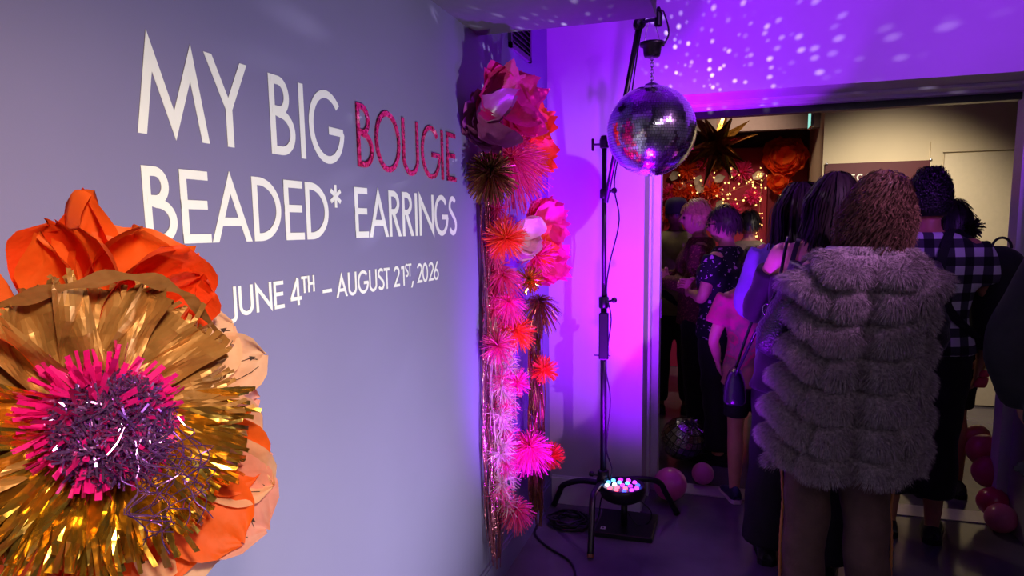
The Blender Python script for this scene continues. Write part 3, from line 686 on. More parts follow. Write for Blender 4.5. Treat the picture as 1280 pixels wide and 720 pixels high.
speck('ball_specks_back', bc+np.array([.10, -.02, BR+.03]), (.55, 3.63, 2.5), 52, (.85, .70, 1.0), 15, .38, 150, 1.3)
speck('ball_specks_side', bc+np.array([-BR-.03, -.10, .05]), (-.94, 2.3, 1.95), 40, (.75, .70, 1.0), 14, .38, 110, 4.1)
# LED par on its own base plate
pc = np.array([0, 0, 0.]); pc = atY(778, 606, 3.37)
led = empty('led_par_light', (pc[0], pc[1], 0), 'round LED uplight glowing violet on a black base plate beside the stand', 'stage light')
p0 = atZ(741, 672, 0); p1 = atZ(815, 680, 0)
MB().box((p0[0], p1[1], 0), (p1[0], p1[1]+.30, .028), bev=.004).build('base_plate', M['dark'], led)
MB().tube([(pc[0]+.01, pc[1]+.0, .028), (pc[0]+.01, pc[1]+.0, pc[2]-.07)], .017, 12).build('stem', M['dark'], led, True)
RP = .116
MB().lathe([(0, -.075), (RP*.72, -.075), (RP*.92, -.06), (RP, -.03), (RP, .0), (RP*.93, .004), (RP*.92, -.006), (0, -.006)], pc, (0, 0, 1), 36).build('housing', M['dark'], led, True)
cols = [(200, 60, 255), (70, 90, 255), (255, 90, 120), (255, 235, 255), (90, 170, 255), (170, 40, 255)]
emat = [mat('led_%d' % i, c, .3, emit=c, estr=3) for i, c in enumerate(cols)]
ring = [(0, 0)]+[(.040, 60*i) for i in range(6)]+[(.078, 30*i+15) for i in range(12)]
for i, (r, a) in enumerate(ring):
    x, y = pc[0]+r*math.cos(math.radians(a)), pc[1]+r*math.sin(math.radians(a))
    MB().lathe([(.0115, -.006), (.0115, .001), (.008, .005), (0, .006)], (x, y, pc[2]), (0, 0, 1), 12).build('led_lens', emat[(i*5+i//3) % 6], led)
lb = p0+np.array([.028, .05, .0285])
pl = MB().box(lb, lb+np.array([.026, .03, .0006])).build('sticker', M['vinyl'], led)
q = MB()
for V, Fc in glyph('B', .62, .2): q.add([(lb[0]+.008+x*.016, lb[1]+.006+y*.018, lb[2]+.0012) for x, y in V], Fc)
q.build('print', M['ink'], pl)
# cables
def cable(name, label, P, r=.0042, k=6):
    o = MB().tube(cat_rom(P, k), r, 8).build(name, M['rubber'], None, True); return tag(o, label, 'cable')
cable('power_cable', 'thin black cable running from ball motor down the boom and pole', [mo+np.array([.045, 0, .01]), atY(836, 42, 3.10), atY(832, 22, 3.10), bh+np.array([.008, -.02, .03]), bo1+np.array([.02, -.02, 0]), bo1+(bo0-bo1)*.5+np.array([.03, -.01, 0]), atY(768, 225, 3.40), atY(774, 275, 3.40), atY(762, 330, 3.41), atY(758, 365, 3.41), atY(764, 400, 3.40), atY(757, 455, 3.41), atY(763, 500, 3.41), atY(758, 560, 3.41), atY(765, 590, 3.42), atY(752, 622, 3.47), atZ(745, 652, .006), atZ(720, 655, .008)], .0035)
coil = []; cc = atZ(712, 655, 0); gq = np.random.default_rng(9)
for i in range(150):
    t = i/150*2*math.pi*7; rr = .085+.018*math.sin(i*.37)+.008*gq.normal()
    coil.append((cc[0]+rr*1.05*math.cos(t), cc[1]+rr*1.0*math.sin(t), .006+.006*(i//22)+.003*math.sin(i*.9)))
cable('coiled_cable', 'coil of black cable on the floor beside the stand legs', coil, .0052, 2)
cable('floor_cable', 'black cable snaking along the floor from beneath the earrings', [atZ(672, 655, .008), atZ(669, 668, .006), atZ(685, 684, .006), atZ(708, 698, .006), atZ(718, 712, .006), atZ(717, 735, .006), atZ(700, 760, .006)], .0055)
cable('lamp_cable', 'short black cable looping from the LED uplight onto its base plate', [pc+np.array([.05, .02, -.07]), atY(800, 626, 3.36), atY(814, 640, 3.36), atZ(810, 654, .034), atZ(796, 656, .034), atY(784, 640, 3.40)], .0032)

# ------------------------------------------------------------------ balloons
def balloon_geo(c, r, ax=(0, 0, -1), k=1.12):
    prof = []
    for i in range(23):
        t = math.pi*i/22; rr = r*math.sin(t); z = -r*math.cos(t)
        if z > 0: z *= k
        prof.append((max(rr, 1e-6), z))
    return prof
BM = {}
def balloon(px, py, r, Y, col, label, ax=(.3, -.2, -1), group=None):
    c = atY(px, py, Y); R = r*depth(c)/F; c[2] = max(c[2], R*1.02+.001)
    if col not in BM: BM[col] = mat('latex_%d_%d_%d' % col, col, .28, var=.04, trans=.25, coat=.4)
    ax = np.array(ax, float); ax /= np.linalg.norm(ax)
    b = empty('balloon', (c[0], c[1], c[2]-R), label, 'balloon', group)
    MB().lathe(balloon_geo(c, R), c, ax, 32).build('body', BM[col], b, True)
    e = c+ax*R*1.12
    MB().lathe([(.003, -.004), (.004, .004), (.011, .014), (.009, .016)], e, ax, 12).build('knot', BM[col], b, True)
balloon(837.5, 605, 20.5, 3.80, (240, 104, 196), 'larger pale pink balloon on the floor by the door frame', (.2, .9, -.3))
balloon(878.5, 593, 13.5, 4.13, (240, 124, 204), 'small pale pink balloon on the floor just inside the doorway', (-.2, .9, .2))
for (px, py, r, Y, col, lb) in ((1222, 545, 14, 4.35, (226, 130, 110), 'salmon balloon peeking out behind the top of the balloon stack'), (1230, 563, 20, 4.22, (222, 80, 110), 'coral pink balloon, uppermost full one of the stack by the right jamb'),
                               (1237, 590, 20, 4.1, (212, 30, 110), 'deep pink balloon, second full one down the stack by the right jamb'), (1241, 627, 18, 3.98, (214, 40, 110), 'crimson pink balloon third down the stack by the right jamb'),
                               (1262, 633, 17, 4.05, (190, 20, 90), 'dark magenta balloon half hidden behind the person in black coat'), (1250, 662, 18, 3.86, (236, 120, 170), 'light pink balloon at the foot of the stack by the right jamb')):
    balloon(px, py, r, Y, col, lb, (.4, .8, -.1))
# foil orb balloon with long facets
oc = atY(853, 548, 4.42); OR = 27*depth(oc)/F; oc[2] = max(oc[2], OR+.005)
orb = empty('foil_balloon', (oc[0], oc[1], oc[2]-OR), 'round silver foil balloon with long mirror facets on the floor in the doorway', 'balloon')
fm = mat('silver_foil', (196, 190, 200), .12, 1., var=.2, scale=40, bump=.5, bscale=60)
ax = np.array([.45, -.35, 1.]); ax /= np.linalg.norm(ax); a1, a2, a3 = frame(ax); mb = MB()
for i in range(9):
    for j in range(22):
        q = []
        for (di, dj) in ((.05, .06), (.05, .94), (.95, .94), (.95, .06)):
            th = math.pi*(i+di)/9; ph = 2*math.pi*(j+dj)/22; q.append(oc+OR*(math.sin(th)*math.cos(ph)*a1+math.sin(th)*math.sin(ph)*a2+math.cos(th)*a3))
        mb.add(q, [(0, 1, 2, 3)])
mb.build('mirror_facets', fm, orb)
V, Fc = lathe_geo([(max(1e-6, OR*.975*math.sin(math.pi*i/16)), -OR*.975*math.cos(math.pi*i/16)) for i in range(17)], oc, ax, 24); mesh_obj('skin', V, Fc, mat('foil_skin', (60, 54, 66), .3, .8), orb, True)
V, Fc = strip_burst(oc+ax*OR*.9, 60, .02, .10, .003, 14, hemi=ax, droop=.5); mesh_obj('tinsel_tuft', V, Fc, fm, orb)
# ------------------------------------------------------------------ the decorated room beyond
M['red'] = mat('crimson_backdrop', (150, 14, 48), .7, var=.08, scale=6)
M['red2'] = mat('dark_crimson_backdrop', (120, 12, 40), .7, var=.08, scale=6)
ra, rb = atY(800, 300, YR-.12)[0]-.4, atY(957, 300, YR-.12)[0]
zr = atY(900, 186, YR-.12)[2]
bd = empty('backdrop', ((ra+rb)/2, YR-.1, 0), 'tall crimson backdrop behind the flowers and fairy lights', 'backdrop')
MB().box((ra, YR-.12, 0), (rb, YR-.06, zr), bev=.004).build('panel', M['red'], bd)
MB().box((rb+.004, YR-.06, 0), (.74, YR-.01, zr), bev=.004).build('side_panel', M['red2'], bd)
# flowers and leaves on the backdrop
DEC = [(859, 213, 15, 'neon'), (850, 238, 14, 'neon'), (889, 238, 14, 'neon'), (909, 197, 11, 'neon'), (927, 214, 15, 'hot'), (940, 246, 12, 'hot'), (836, 242, 12, 'hot'), (834, 268, 12, 'neon'), (880, 200, 13, 'hot'), (863, 240, 10, 'neon'), (880, 257, 11, 'hot'), (897, 205, 10, 'gold'), (917, 262, 10, 'hot'), (868, 275, 10, 'neon')]
names = {'neon': 'orange', 'hot': 'pink', 'gold': 'gold'}
wh = ['beside the mirror ball', 'above the man in the dark cap', 'above the woman with glasses', 'under the star balloon', 'at the right of the star spikes', 'among the fairy lights at right', 'at the far left behind the door frame', 'lowest at the left behind the cap', 'under the left star spikes', 'above the blonde woman', 'between the heads of the two women', 'below the star balloon tips', 'above the dark bob', 'just over the blonde hair']
for i, (px, py, r, mk) in enumerate(DEC):
    c = atY(px, py, YR-.17); s = depth(c)/F
    o = empty('paper_pompom', c, '%s paper pompom flower on the crimson backdrop %s' % (names[mk], wh[i]), 'paper flower', 'pompoms on the crimson backdrop')
    V, Fc = strip_burst(c, 150, .01, r*s, .006, 200+i, hemi=(0, -1, 0), bias=(0, -.2, 0), curl=.5); V[:, 1] = np.minimum(V[:, 1], YR-.125); mesh_obj('fringe', V, Fc, M[mk], o)
    V, Fc = strip_burst(c+np.array([0, -.03, 0]), 40, .004, r*s*.35, .004, 300+i, hemi=(0, -1, 0)); mesh_obj('heart', V, Fc, M['gold'], o)
M['leaf'] = mat('silver_leaf', (205, 190, 170), .45, .3, var=.15, scale=20)
LEAF = [(838, 224, 35), (845, 232, -10), (871, 232, 70), (876, 241, 100), (893, 226, 20), (905, 254, -60), (916, 221, 80), (941, 222, 15), (897, 262, 60), (852, 258, 150)]
lr = empty('leaf_spray', atY(870, 240, YR-.13), 'spray of pale silvery leaves pinned between the backdrop pompoms', 'leaves')
for i, (px, py, an) in enumerate(LEAF):
    c = atY(px, py, YR-.20); a = math.radians(an)
    V, Fc = petal_geo(c, (math.cos(a), -.2, math.sin(a)), (0, -1, .2), .12, .085, .2, .1, .03, i, 'point', 7, 8); mesh_obj('leaf', V, Fc, M['leaf'], lr, True)
# fairy lights
M['fairy'] = mat('fairy_light_glow', (255, 214, 140), .4, emit=(255, 196, 110), estr=3.2)
M['wire'] = mat('copper_wire', (190, 140, 90), .4, .8)
STR = [('fairy light garland swagged from the pompoms to the upper right', [(884, 212), (890, 220), (897, 232), (906, 240), (914, 239), (926, 234), (936, 230), (946, 222), (954, 214)], 14),
       ('fairy light strand drooping across the middle of the backdrop', [(900, 240), (910, 246), (918, 250), (928, 250), (938, 246), (944, 238)], 9),
       ('straight fairy light strand hanging near the middle', [(912, 210), (912, 225), (912, 245), (912, 268)], 8),
       ('fairy light strand hanging down with clustered golden lights', [(953, 216), (952, 232), (950, 250), (949, 268), (948, 284), (950, 298)], 22),
       ('short fairy light strand at the edge of the darker panel', [(974, 238), (974, 252), (973, 268), (972, 284)], 12),
       ('fairy light strand winding through the left pompoms', [(848, 218), (856, 228), (866, 226), (874, 246), (886, 250), (894, 244)], 10),
       ('slack fairy light strand left of the big orange flower', [(920, 216), (926, 222), (934, 226), (942, 226), (950, 230), (956, 222)], 8)]
gg = np.random.default_rng(12)
for lb, pts, n in STR:
    P = cat_rom([atY(x, y, YR-.22) for x, y in pts], 5)
    o = empty('fairy_lights', P[-1], lb, 'fairy lights'); MB().tube(P, .0022, 5).build('wire', M['wire'], o)
    for i in range(n):
        q = P[min(len(P)-1, int((i+.5)/n*len(P)))]+gg.normal(0, .034, 3)*np.array([1, .6, 1]); mb = MB(); R_ = gg.uniform(.009, .015)
        for a in range(5):        # star shaped lamps
            t = 2*math.pi*a/5+gg.uniform(0, .4); d = np.array([math.cos(t), 0, math.sin(t)]); e = np.array([-math.sin(t), 0, math.cos(t)])
            mb.add([q+d*R_, q+e*R_*.32, q-e*R_*.32, q+np.array([0, -R_*.3, 0]), q+np.array([0, R_*.3, 0])], [(0, 1, 3), (0, 3, 2), (0, 4, 1), (0, 2, 4)])
        mb.build('light', M['fairy'], o)
# big orange tissue flowers
for (px, py, r, nP, sd_, lb) in ((980, 197, 31, 16, 91, 'large round orange tissue flower high at the edge of the backdrop'), (973, 228, 17, 12, 92, 'smaller orange tissue flower just under the large round one')):
    c = atY(px, py, YR-.25); s = depth(c)/F; o = empty('tissue_flower', c, lb, 'paper flower'); gq = np.random.default_rng(sd_)
    for i in range(nP*2):
        an = 2*math.pi*(i*.381966); lay = i/(nP*2); d = np.array([math.cos(an), -.15-.9*lay, math.sin(an)])
        V, Fc = petal_geo(c+np.array([0, .05-.1*lay, 0]), d, (0, -1, 0), r*s*(1-.45*lay), r*s*.85, .25, .15, .08, i, 'round', 8, 8); mesh_obj('petal', V, Fc, M['orange' if i % 2 else 'deep'], o, True)
# spiky foil star
sc_ = atY(896, 180, 6.35); s = depth(sc_)/F
star = empty('star_balloon', sc_, 'large spiky bronze gold foil starburst balloon hanging from the ceiling', 'star balloon')
phi = (1+5**.5)/2
D = [np.array(v, float) for v in [(0, 1, phi), (0, -1, phi), (0, 1, -phi), (0, -1, -phi), (1, phi, 0), (-1, phi, 0), (1, -phi, 0), (-1, -phi, 0), (phi, 0, 1), (-phi, 0, 1), (phi, 0, -1), (-phi, 0, -1), (1, 1, 1), (-1, 1, -1), (1, -1, -1), (-1, -1, 1), (1, -1, 1), (-1, -1, -1)]]
Rm = np.array(Matrix.Rotation(.4, 3, 'Y') @ Matrix.Rotation(.3, 3, 'X') @ Matrix.Rotation(.25, 3, 'Z'))
sm = mat('bronze_star_foil', (168, 118, 48), .24, .95, var=.2, scale=10, bump=.3, bscale=30)
for i, d in enumerate(D):
    d = Rm @ (d/np.linalg.norm(d)); e1, e2, _ = frame(d); L_ = (50 if i % 3 else 58)*s; mb = MB()
    V = [sc_+d*.05+(e1*math.cos(t)+e2*math.sin(t))*.062*(1 if k % 2 else .5) for k, t in enumerate(np.arange(8)*math.pi/4)]+[sc_+d*L_]
    mb.add(V, [(k, (k+1) % 8, 8) for k in range(8)]+[list(range(8))[::-1]]); mb.build('spike', sm, star)
MB().tube([sc_, (sc_[0], sc_[1], 2.78)], .002, 5).build('hanging_string', M['wire'], star)
# poster and exit sign on the cream wall
pa, pb_ = atY(1031, 207, YF), atY(1165, 198, YF)
po = empty('poster', ((pa[0]+pb_[0])/2, YF, 1.2), 'dark maroon poster panel with white heading pinned to the cream wall', 'poster')
MB().box((pa[0], YF-.018, 1.15), (pb_[0], YF-.002, 2.066), bev=.002).build('board', mat('maroon_poster', (82, 18, 36), .6, var=.05), po)
for x in (pa[0]+.012, pb_[0]-.012): MB().lathe([(.009, 0), (.012, .006), (.008, .014), (0, .016)], (x, YF-.018, 2.066), (0, -1, 0), 10).build('pin', M['steel'], po)
x = atY(1049, 224, YF)[0]; z = atY(1049, 227, YF)[2]; h = .058; w = .052
for ch in 'DECO':
    q = MB()
    for V, Fc in glyph(ch, w/h, .2): q.add([(x+a*h, YF-.0185-.0006, z+b*h) for a, b in V], [f[::-1] for f in Fc])
    q.build('letter', M['vinyl'], po); x += w*1.28
ec = atY(1014, 149, 6.1); s = depth(ec)/F
ex = empty('exit_sign', ec, 'small glowing pale green exit sign hung edge-on from the far ceiling', 'exit sign')
MB().box((ec[0]-.012, ec[1]-.11, ec[2]-.07), (ec[0]+.012, ec[1]+.11, ec[2]+.07), bev=.003).build('housing', M['steel'], ex)
MB().box((ec[0]-.0135, ec[1]-.1, ec[2]-.06), (ec[0]-.0122, ec[1]+.1, ec[2]+.06)).build('lit_face', mat('exit_glow', (150, 235, 215), .4, emit=(150, 240, 220), estr=.9), ex)
MB().box((ec[0]-.006, ec[1]-.02, ec[2]+.07), (ec[0]+.006, ec[1]+.02, 2.78)).build('bracket', M['steel'], ex)
# ------------------------------------------------------------------ people
SK = {'light': mat('skin_light', (214, 156, 132), .5, var=.06, scale=25), 'tan': mat('skin_tan', (188, 126, 98), .5, var=.06, scale=25), 'brown': mat('skin_brown', (110, 70, 54), .5, var=.06, scale=25)}
M['eye'] = mat('eye', (40, 30, 28), .2)
def loft(rings, seg=24, k=3, sup=1.0):
    """rings: (z, cx, cy, rx, ry) -> closed lofted body"""
    Rg = cat_rom(np.array(rings, float), k); a = np.arange(seg)*2*math.pi/seg; V = []
    for z, cx, cy, rx, ry in Rg:
        c, s_ = np.cos(a), np.sin(a)
        V.append(np.stack([cx+max(rx, .004)*np.sign(c)*np.abs(c)**sup, cy+max(ry, .004)*np.sign(s_)*np.abs(s_)**sup, np.full(seg, z)], 1))
    n = len(Rg)
    Fc = [(i*seg+j, i*seg+(j+1) % seg, (i+1)*seg+(j+1) % seg, (i+1)*seg+j) for i in range(n-1) for j in range(seg)]+[list(range(seg))[::-1], [(n-1)*seg+j for j in range(seg)]]
    return np.concatenate(V), Fc
def limb(P, R, k=4, seg=16, round_=True):
    PR = cat_rom(np.hstack([np.asarray(P, float), np.asarray(R, float)[:, None]]), k)
    P, R = PR[:, :3], np.maximum(PR[:, 3], .003)
    if round_:
        d0 = P[0]-P[1]; d0 /= np.linalg.norm(d0); d1 = P[-1]-P[-2]; d1 /= np.linalg.norm(d1)
        P = np.vstack([P[0]+d0*R[0]*.8, P[0]+d0*R[0]*.5, P, P[-1]+d1*R[-1]*.5, P[-1]+d1*R[-1]*.8]); R = np.concatenate([[R[0]*.45, R[0]*.85], R, [R[-1]*.85, R[-1]*.45]])
    return tube_geo(P, R, seg)
def fuse(pieces, vox, sm=4):
    mb = MB()
    for V, Fc in pieces: mb.add(V, Fc)
    me = bpy.data.meshes.new('t'); me.from_pydata(np.concatenate(mb.V).tolist(), [], mb.F); me.update()
    o = bpy.data.objects.new('t', me); COL.objects.link(o)
    r = o.modifiers.new('r', 'REMESH'); r.mode = 'VOXEL'; r.voxel_size = vox
    s_ = o.modifiers.new('s', 'SMOOTH'); s_.factor = .5; s_.iterations = sm
    dg = bpy.context.evaluated_depsgraph_get(); ev = o.evaluated_get(dg); m2 = ev.to_mesh()
    V = np.empty(len(m2.vertices)*3); m2.vertices.foreach_get('co', V); V = V.reshape(-1, 3)
    Fc = [tuple(p.vertices) for p in m2.polygons]
    ev.to_mesh_clear(); bpy.data.objects.remove(o); bpy.data.meshes.remove(me)
    return V, Fc
def head_geo(c, s, yaw=0., tilt=0.):
    nu, nv = 40, 30; V = []
    for i in range(nv+1):
        th = math.pi*i/nv
        for j in range(nu):
            ph = 2*math.pi*j/nu
            x, y, z = math.sin(th)*math.sin(ph), math.sin(th)*math.cos(ph), math.cos(th)
            G = lambda x0, z0, sx, sz: math.exp(-((x-x0)/sx)**2-((z-z0)/sz)**2)
            jaw = 1-.26*max(0, -z)**1.3
            X, Y, Z = x*.076*jaw, y*.096*(1-.10*max(0, -z)), z*.118
            if y > 0:
                Y += y*(.024*G(0, -.17, .13, .13)+.016*G(0, .0, .09, .2)+.007*G(0, -.52, .3, .07)+.004*G(0, -.62, .25, .06)+.012*G(0, -.85, .35, .16)+.006*(G(.38, .16, .3, .1)+G(-.38, .16, .3, .1))-.009*(G(.40, .02, .2, .1)+G(-.40, .02, .2, .1))+.004*(G(.5, -.25, .25, .2)+G(-.5, -.25, .25, .2)))
            elif z < -.3: Y *= 1-.25*(-z-.3)
            V.append((X, Y, Z))
    Fc = []
    for i in range(nv):
        for j in range(nu): Fc.append((i*nu+j, (i+1)*nu+j, (i+1)*nu+(j+1) % nu, i*nu+(j+1) % nu))
    mi = [0]*len(Fc); mb = MB(); mb.add(V, Fc)
    for sx in (-1, 1):
        V2, F2 = lathe_geo([(.0001, -.012), (.011, -.006), (.012, .002), (.008, .009), (.0001, .012)], (sx*.031, .083, .004), (0, 1, 0), 10); mb.add(V2, F2, 1)
        e = [(sx*(.074+.012*math.cos(t)*.3), -.008-.016*math.cos(t), -.005+.031*math.sin(t)) for t in np.linspace(-1.7, 1.7, 9)]
        V2, F2 = tube_geo(e, [.004, .007, .007, .008, .008, .009, .009, .008, .005], 7); mb.add(V2, F2)
        V2, F2 = loft([(-.03, sx*.074, -.01, .005, .010), (0, sx*.078, -.012, .006, .017), (.025, sx*.078, -.012, .005, .015)], 10, 2); mb.add(V2, F2)
    V2 = np.concatenate(mb.V)*s; Rz = np.array(Matrix.Rotation(yaw, 3, 'Z') @ Matrix.Rotation(tilt, 3, 'X'))
    return V2 @ Rz.T+c, mb.F, mb.M
def hand_geo(wr, d, pn, s, side, curl=.5):
    d = np.asarray(d, float); d /= np.linalg.norm(d); pn = np.asarray(pn, float); pn = pn-d*(pn@d); pn /= np.linalg.norm(pn); sd = np.cross(d, pn)*side
    mb = MB(); V, Fc = loft([(-.02, 0, 0, .021, .017), (.01, 0, 0, .026, .017), (.05, 0, 0, .038, .016), (.085, 0, 0, .040, .014), (.098, 0, 0, .034, .010)], 14, 2)
    T = lambda q: np.array([wr+s*(sd*x+pn*y+d*z) for x, y, z in q])
    mb.add(T(V), Fc)
    for x0, ln, r in ((-.029, .062, .0085), (-.010, .076, .009), (.010, .082, .009), (.029, .072, .0088)):
        P = [(x0*.95, 0, .075)]; ang = 0.
        for k, f in enumerate((.45, .3, .25)):
            ang += curl*(.35+.35*k); P.append((P[-1][0]+x0*.03, P[-1][1]+ln*f*math.sin(ang), P[-1][2]+ln*f*math.cos(ang)+(.02 if k == 0 else 0)))
        V, Fc = limb(P, [r, r*.98, r*.9, r*.72], 3, 8); mb.add(T(V), Fc)
    V, Fc = limb([(.026, .004, .02), (.046, .012, .042), (.054, .022, .066), (.053, .032, .085)], [.013, .012, .010, .008], 3, 8); mb.add(T(V), Fc)
    return np.concatenate(mb.V), mb.F
def hair_geo(c, s, style, seed, yaw=0., n=900, dens=1.):
    g = np.random.default_rng(seed); k = 10; P = np.zeros((n, k, 3)); S = np.zeros((n, k, 3)); wd = np.zeros((n, k))
    A = np.array([.080, .100, .122])
    for i in range(n):
        while True:
            d = g.normal(size=3); d /= np.linalg.norm(d)
            if d[2] < -.35 and style != 'curlybig': continue
            if style in ('short', 'crop') and d[2] < -.02: continue
            if d[2] < (-.8 if style == 'curlybig' else -.55): continue
            if d[1] > (.55 if style == 'curlybig' else .35) and d[2] < .45: continue
            break
        th0 = math.acos(d[2]); ph = math.atan2(d[0], d[1])
        ln = {'long': .42, 'bob': .17, 'short': .055, 'curly': .10, 'curlybig': .15, 'crop': .035, 'flat': .08}[style]*g.uniform(.75, 1.05)
        pos = d*A; hang = False; v = None; cr = g.uniform(0, 6.28)
        lift = g.uniform(1.0, 1.16 if style == 'short' else 1.10 if style in ('long', 'bob', 'short') else 1.03)
        for j in range(k):
            st_ = ln/(k-1); P[i, j] = pos*lift
            wd[i, j] = {'long': .0042, 'bob': .0042, 'short': .0032, 'curly': .0028, 'curlybig': .0018, 'crop': .0022, 'flat': .003}[style]*(1 if j < k-2 else .5)
            nn = pos/A/A; nn /= np.linalg.norm(nn)
            if style in ('long', 'bob', 'short', 'crop'):
                dn = np.array([0, 0, -1.])
                if d[1] > -.2 and pos[2] > .02: dn = dn+np.array([.5*np.sign(d[0]+1e-6), -.5, 0])
                tv = dn-nn*min(0, dn@nn)*1.0
                if np.linalg.norm(tv) < .1: tv = tv+np.array([np.sign(d[0])*.3, -.4, 0])
                if pos[2] < -.05: tv = np.array([d[0]*.15, -.05-.1*(d[1] < 0), -1.])
                tv = tv/np.linalg.norm(tv)+nn*(.22 if style == 'short' else .02)+g.normal(0, .07, 3)
                S[i, j] = np.cross(tv, nn)
                if np.linalg.norm(S[i, j]) < .01: S[i, j] = (1, 0, 0)
                S[i, j] /= np.linalg.norm(S[i, j])
            else:
                t = j/(k-1); up = {'flat': .5, 'curly': .2, 'curlybig': -.5-2.2*t}[style]
                tv = nn*(1-.3*t)+np.array([0, 0, up]); tv /= np.linalg.norm(tv); e1, e2, _ = frame(tv); fr_ = 9 if style == 'curlybig' else 16
                tv = tv*.75+(e1*math.cos(cr+fr_*t)+e2*math.sin(cr+fr_*t))*(.62 if style == 'curlybig' else 1.0); S[i, j] = e1*math.sin(cr+fr_*t)-e2*math.cos(cr+fr_*t)
            pos = pos+tv*st_*(np.array([.35, .35, 1]) if style == 'flat' else 1)
            q = pos/(A*1.0); rr = np.linalg.norm(q)
            if rr < 1: pos = pos/rr
            if style == 'flat' and pos[2] > .165: pos[2] = .165
    if style == 'curlybig': P[..., 0] *= .88
    V, Fc = ribbons(P, S, wd); mb = MB(); mb.add(V, Fc)
    # under-cap so that no scalp shows
    nu, nv = 28, 16; V = []
    for a in range(nv+1):
        for b in range(nu):
            ph = 2*math.pi*b/nu; front = max(0, math.cos(ph)); thm = math.radians((90 if style in ('short', 'crop') else 118)-(40 if style in ('short', 'crop') else 58)*front**.7); th = thm*a/nv
            q = np.array([math.sin(th)*math.sin(ph), math.sin(th)*math.cos(ph), math.cos(th)])*A*1.02
            if style == 'curlybig': q *= 1+.08*min(1, a/4)
            V.append(q)
    mb.add(V, [(a*nu+b, (a+1)*nu+b, (a+1)*nu+(b+1) % nu, a*nu+(b+1) % nu) for a in range(nv) for b in range(nu)])
    Rz = np.array(Matrix.Rotation(yaw, 3, 'Z'))
    return (np.concatenate(mb.V)*s) @ Rz.T+c, mb.F
class Person:
    def __init__(p, label, x, y, rz, H, skin='light', girth=1., arms=None, head_yaw=0., head_tilt=0., vox=.016, stance=.10, hipw=1., lean=(0, 0), step=0., hdx=0.):
        p.s = H/1.70; p.x, p.y, p.rz, p.g, p.vox, p.hipw = x, y, rz, girth, vox, hipw
        p.root = empty('person', (x, y, 0), label, 'person'); p.R = np.array(Matrix.Rotation(rz, 3, 'Z')); p.lean = lean
        p.hy, p.ht = head_yaw, head_tilt
        A_ = {'L': ((-.245, -.03, 1.12), (-.255, .05, .87)), 'R': ((.245, -.03, 1.12), (.255, .05, .87))}
        if arms: A_.update(arms)
        p.arm = {k: [np.array((sg*.172*min(1.15, girth**.5), 0, 1.385)), np.array(A_[k][0]), np.array(A_[k][1])] for k, sg in (('L', -1), ('R', 1))}
        p.leg = {}
        for k, sg in (('L', -1), ('R', 1)):
            st_ = step*sg
            p.leg[k] = [np.array((sg*.088, 0, .90)), np.array((sg*(.088+stance)/2*1.0, .02+st_*.5, .49)), np.array((sg*stance, -.015+st_, .085))]
        g_ = girth
        p.trunk = [(.79, 0, 0, .11*hipw, .085), (.86, 0, -.01, .160*g_*hipw, .115*g_), (.93, 0, -.012, .168*g_*hipw, .118*g_), (1.03, 0, 0, .140*g_, .100*g_), (1.10, 0, .0, .136*g_, .100*g_), (1.20, 0, .005, .150*g_, .110*g_), (1.30, 0, .004, .165*g_, .112*g_), (1.37, 0, -.004, .172*min(g_, 1.15), .095), (1.42, 0, -.008, .135, .075), (1.455, 0, -.006, .075, .06)]
        p.hc = np.array([hdx, .022, 1.585])
        p.V = []
        b = [loft(p.trunk), limb([(0, -.008, 1.43), (0, .0, 1.48), (hdx, .012, 1.54)], [.056, .050, .050])]
        for k in 'LR':
            a0, a1, a2 = p.arm[k]; b.append(limb([a0*np.array([.93, 1, .995]), a0+(a1-a0)*.5, a1, a1+(a2-a1)*.4, a2], [.056, .046, .037, .037, .024]))
            l0, l1, l2 = p.leg[k]; b.append(limb([l0, l0+(l1-l0)*.5, l1, l1+(l2-l1)*.35+np.array([0, -.012, 0]), l2], [.090*g_, .074*g_, .053, .055, .036]))
            b.append(limb([l2+np.array([0, -.035, -.045]), l2+np.array([0, .04, -.045]), l2+np.array([(.015 if k == 'R' else -.015), .13, -.06])], [.032, .034, .022]))
        V, Fc = fuse(b, vox); mb = MB(); mb.add(V, Fc)
        hv, hf, hm = head_geo(p.hc, 1., head_yaw, head_tilt)
        n0 = mb.n; mb.V.append(hv)
        for f, m_ in zip(hf, hm): mb.F.append([i+n0 for i in f]); mb.M.append(m_)
        mb.n += len(hv)
        for k, sg in (('L', -1), ('R', 1)):
            a1, a2 = p.arm[k][1:]; V, Fc = hand_geo(a2, a2-a1, (-sg, .2, 0), 1., sg); mb.add(V, Fc)
        p.put('body', np.concatenate(mb.V), mb.F, None, mats=[SK[skin], M['eye']], midx=mb.M)
    def tr(p, V):
        V = np.asarray(V, float).copy(); V[:, 0] += p.lean[0]*np.maximum(0, V[:, 2]-.8); V[:, 1] += p.lean[1]*np.maximum(0, V[:, 2]-.8)
        return (V*p.s) @ p.R.T+np.array([p.x, p.y, 0])
    def put(p, name, V, Fc, m, parent=None, smooth=True, mats=None, midx=None, label=None):
        o = mesh_obj(name, p.tr(V), Fc, m, parent or p.root, smooth, mats, midx)
        if label: o['label'] = label
        return o
    def crump(p, V, amp, sd, f=26.):
        V = V.copy(); V[:, 1] += amp*(np.sin(V[:, 2]*f+sd+3*np.sin(V[:, 0]*9))+.6*np.sin(V[:, 2]*f*1.9+V[:, 0]*14+sd*2)); V[:, 0] += amp*.7*np.sin(V[:, 2]*f*1.3+V[:, 1]*11+sd); return V
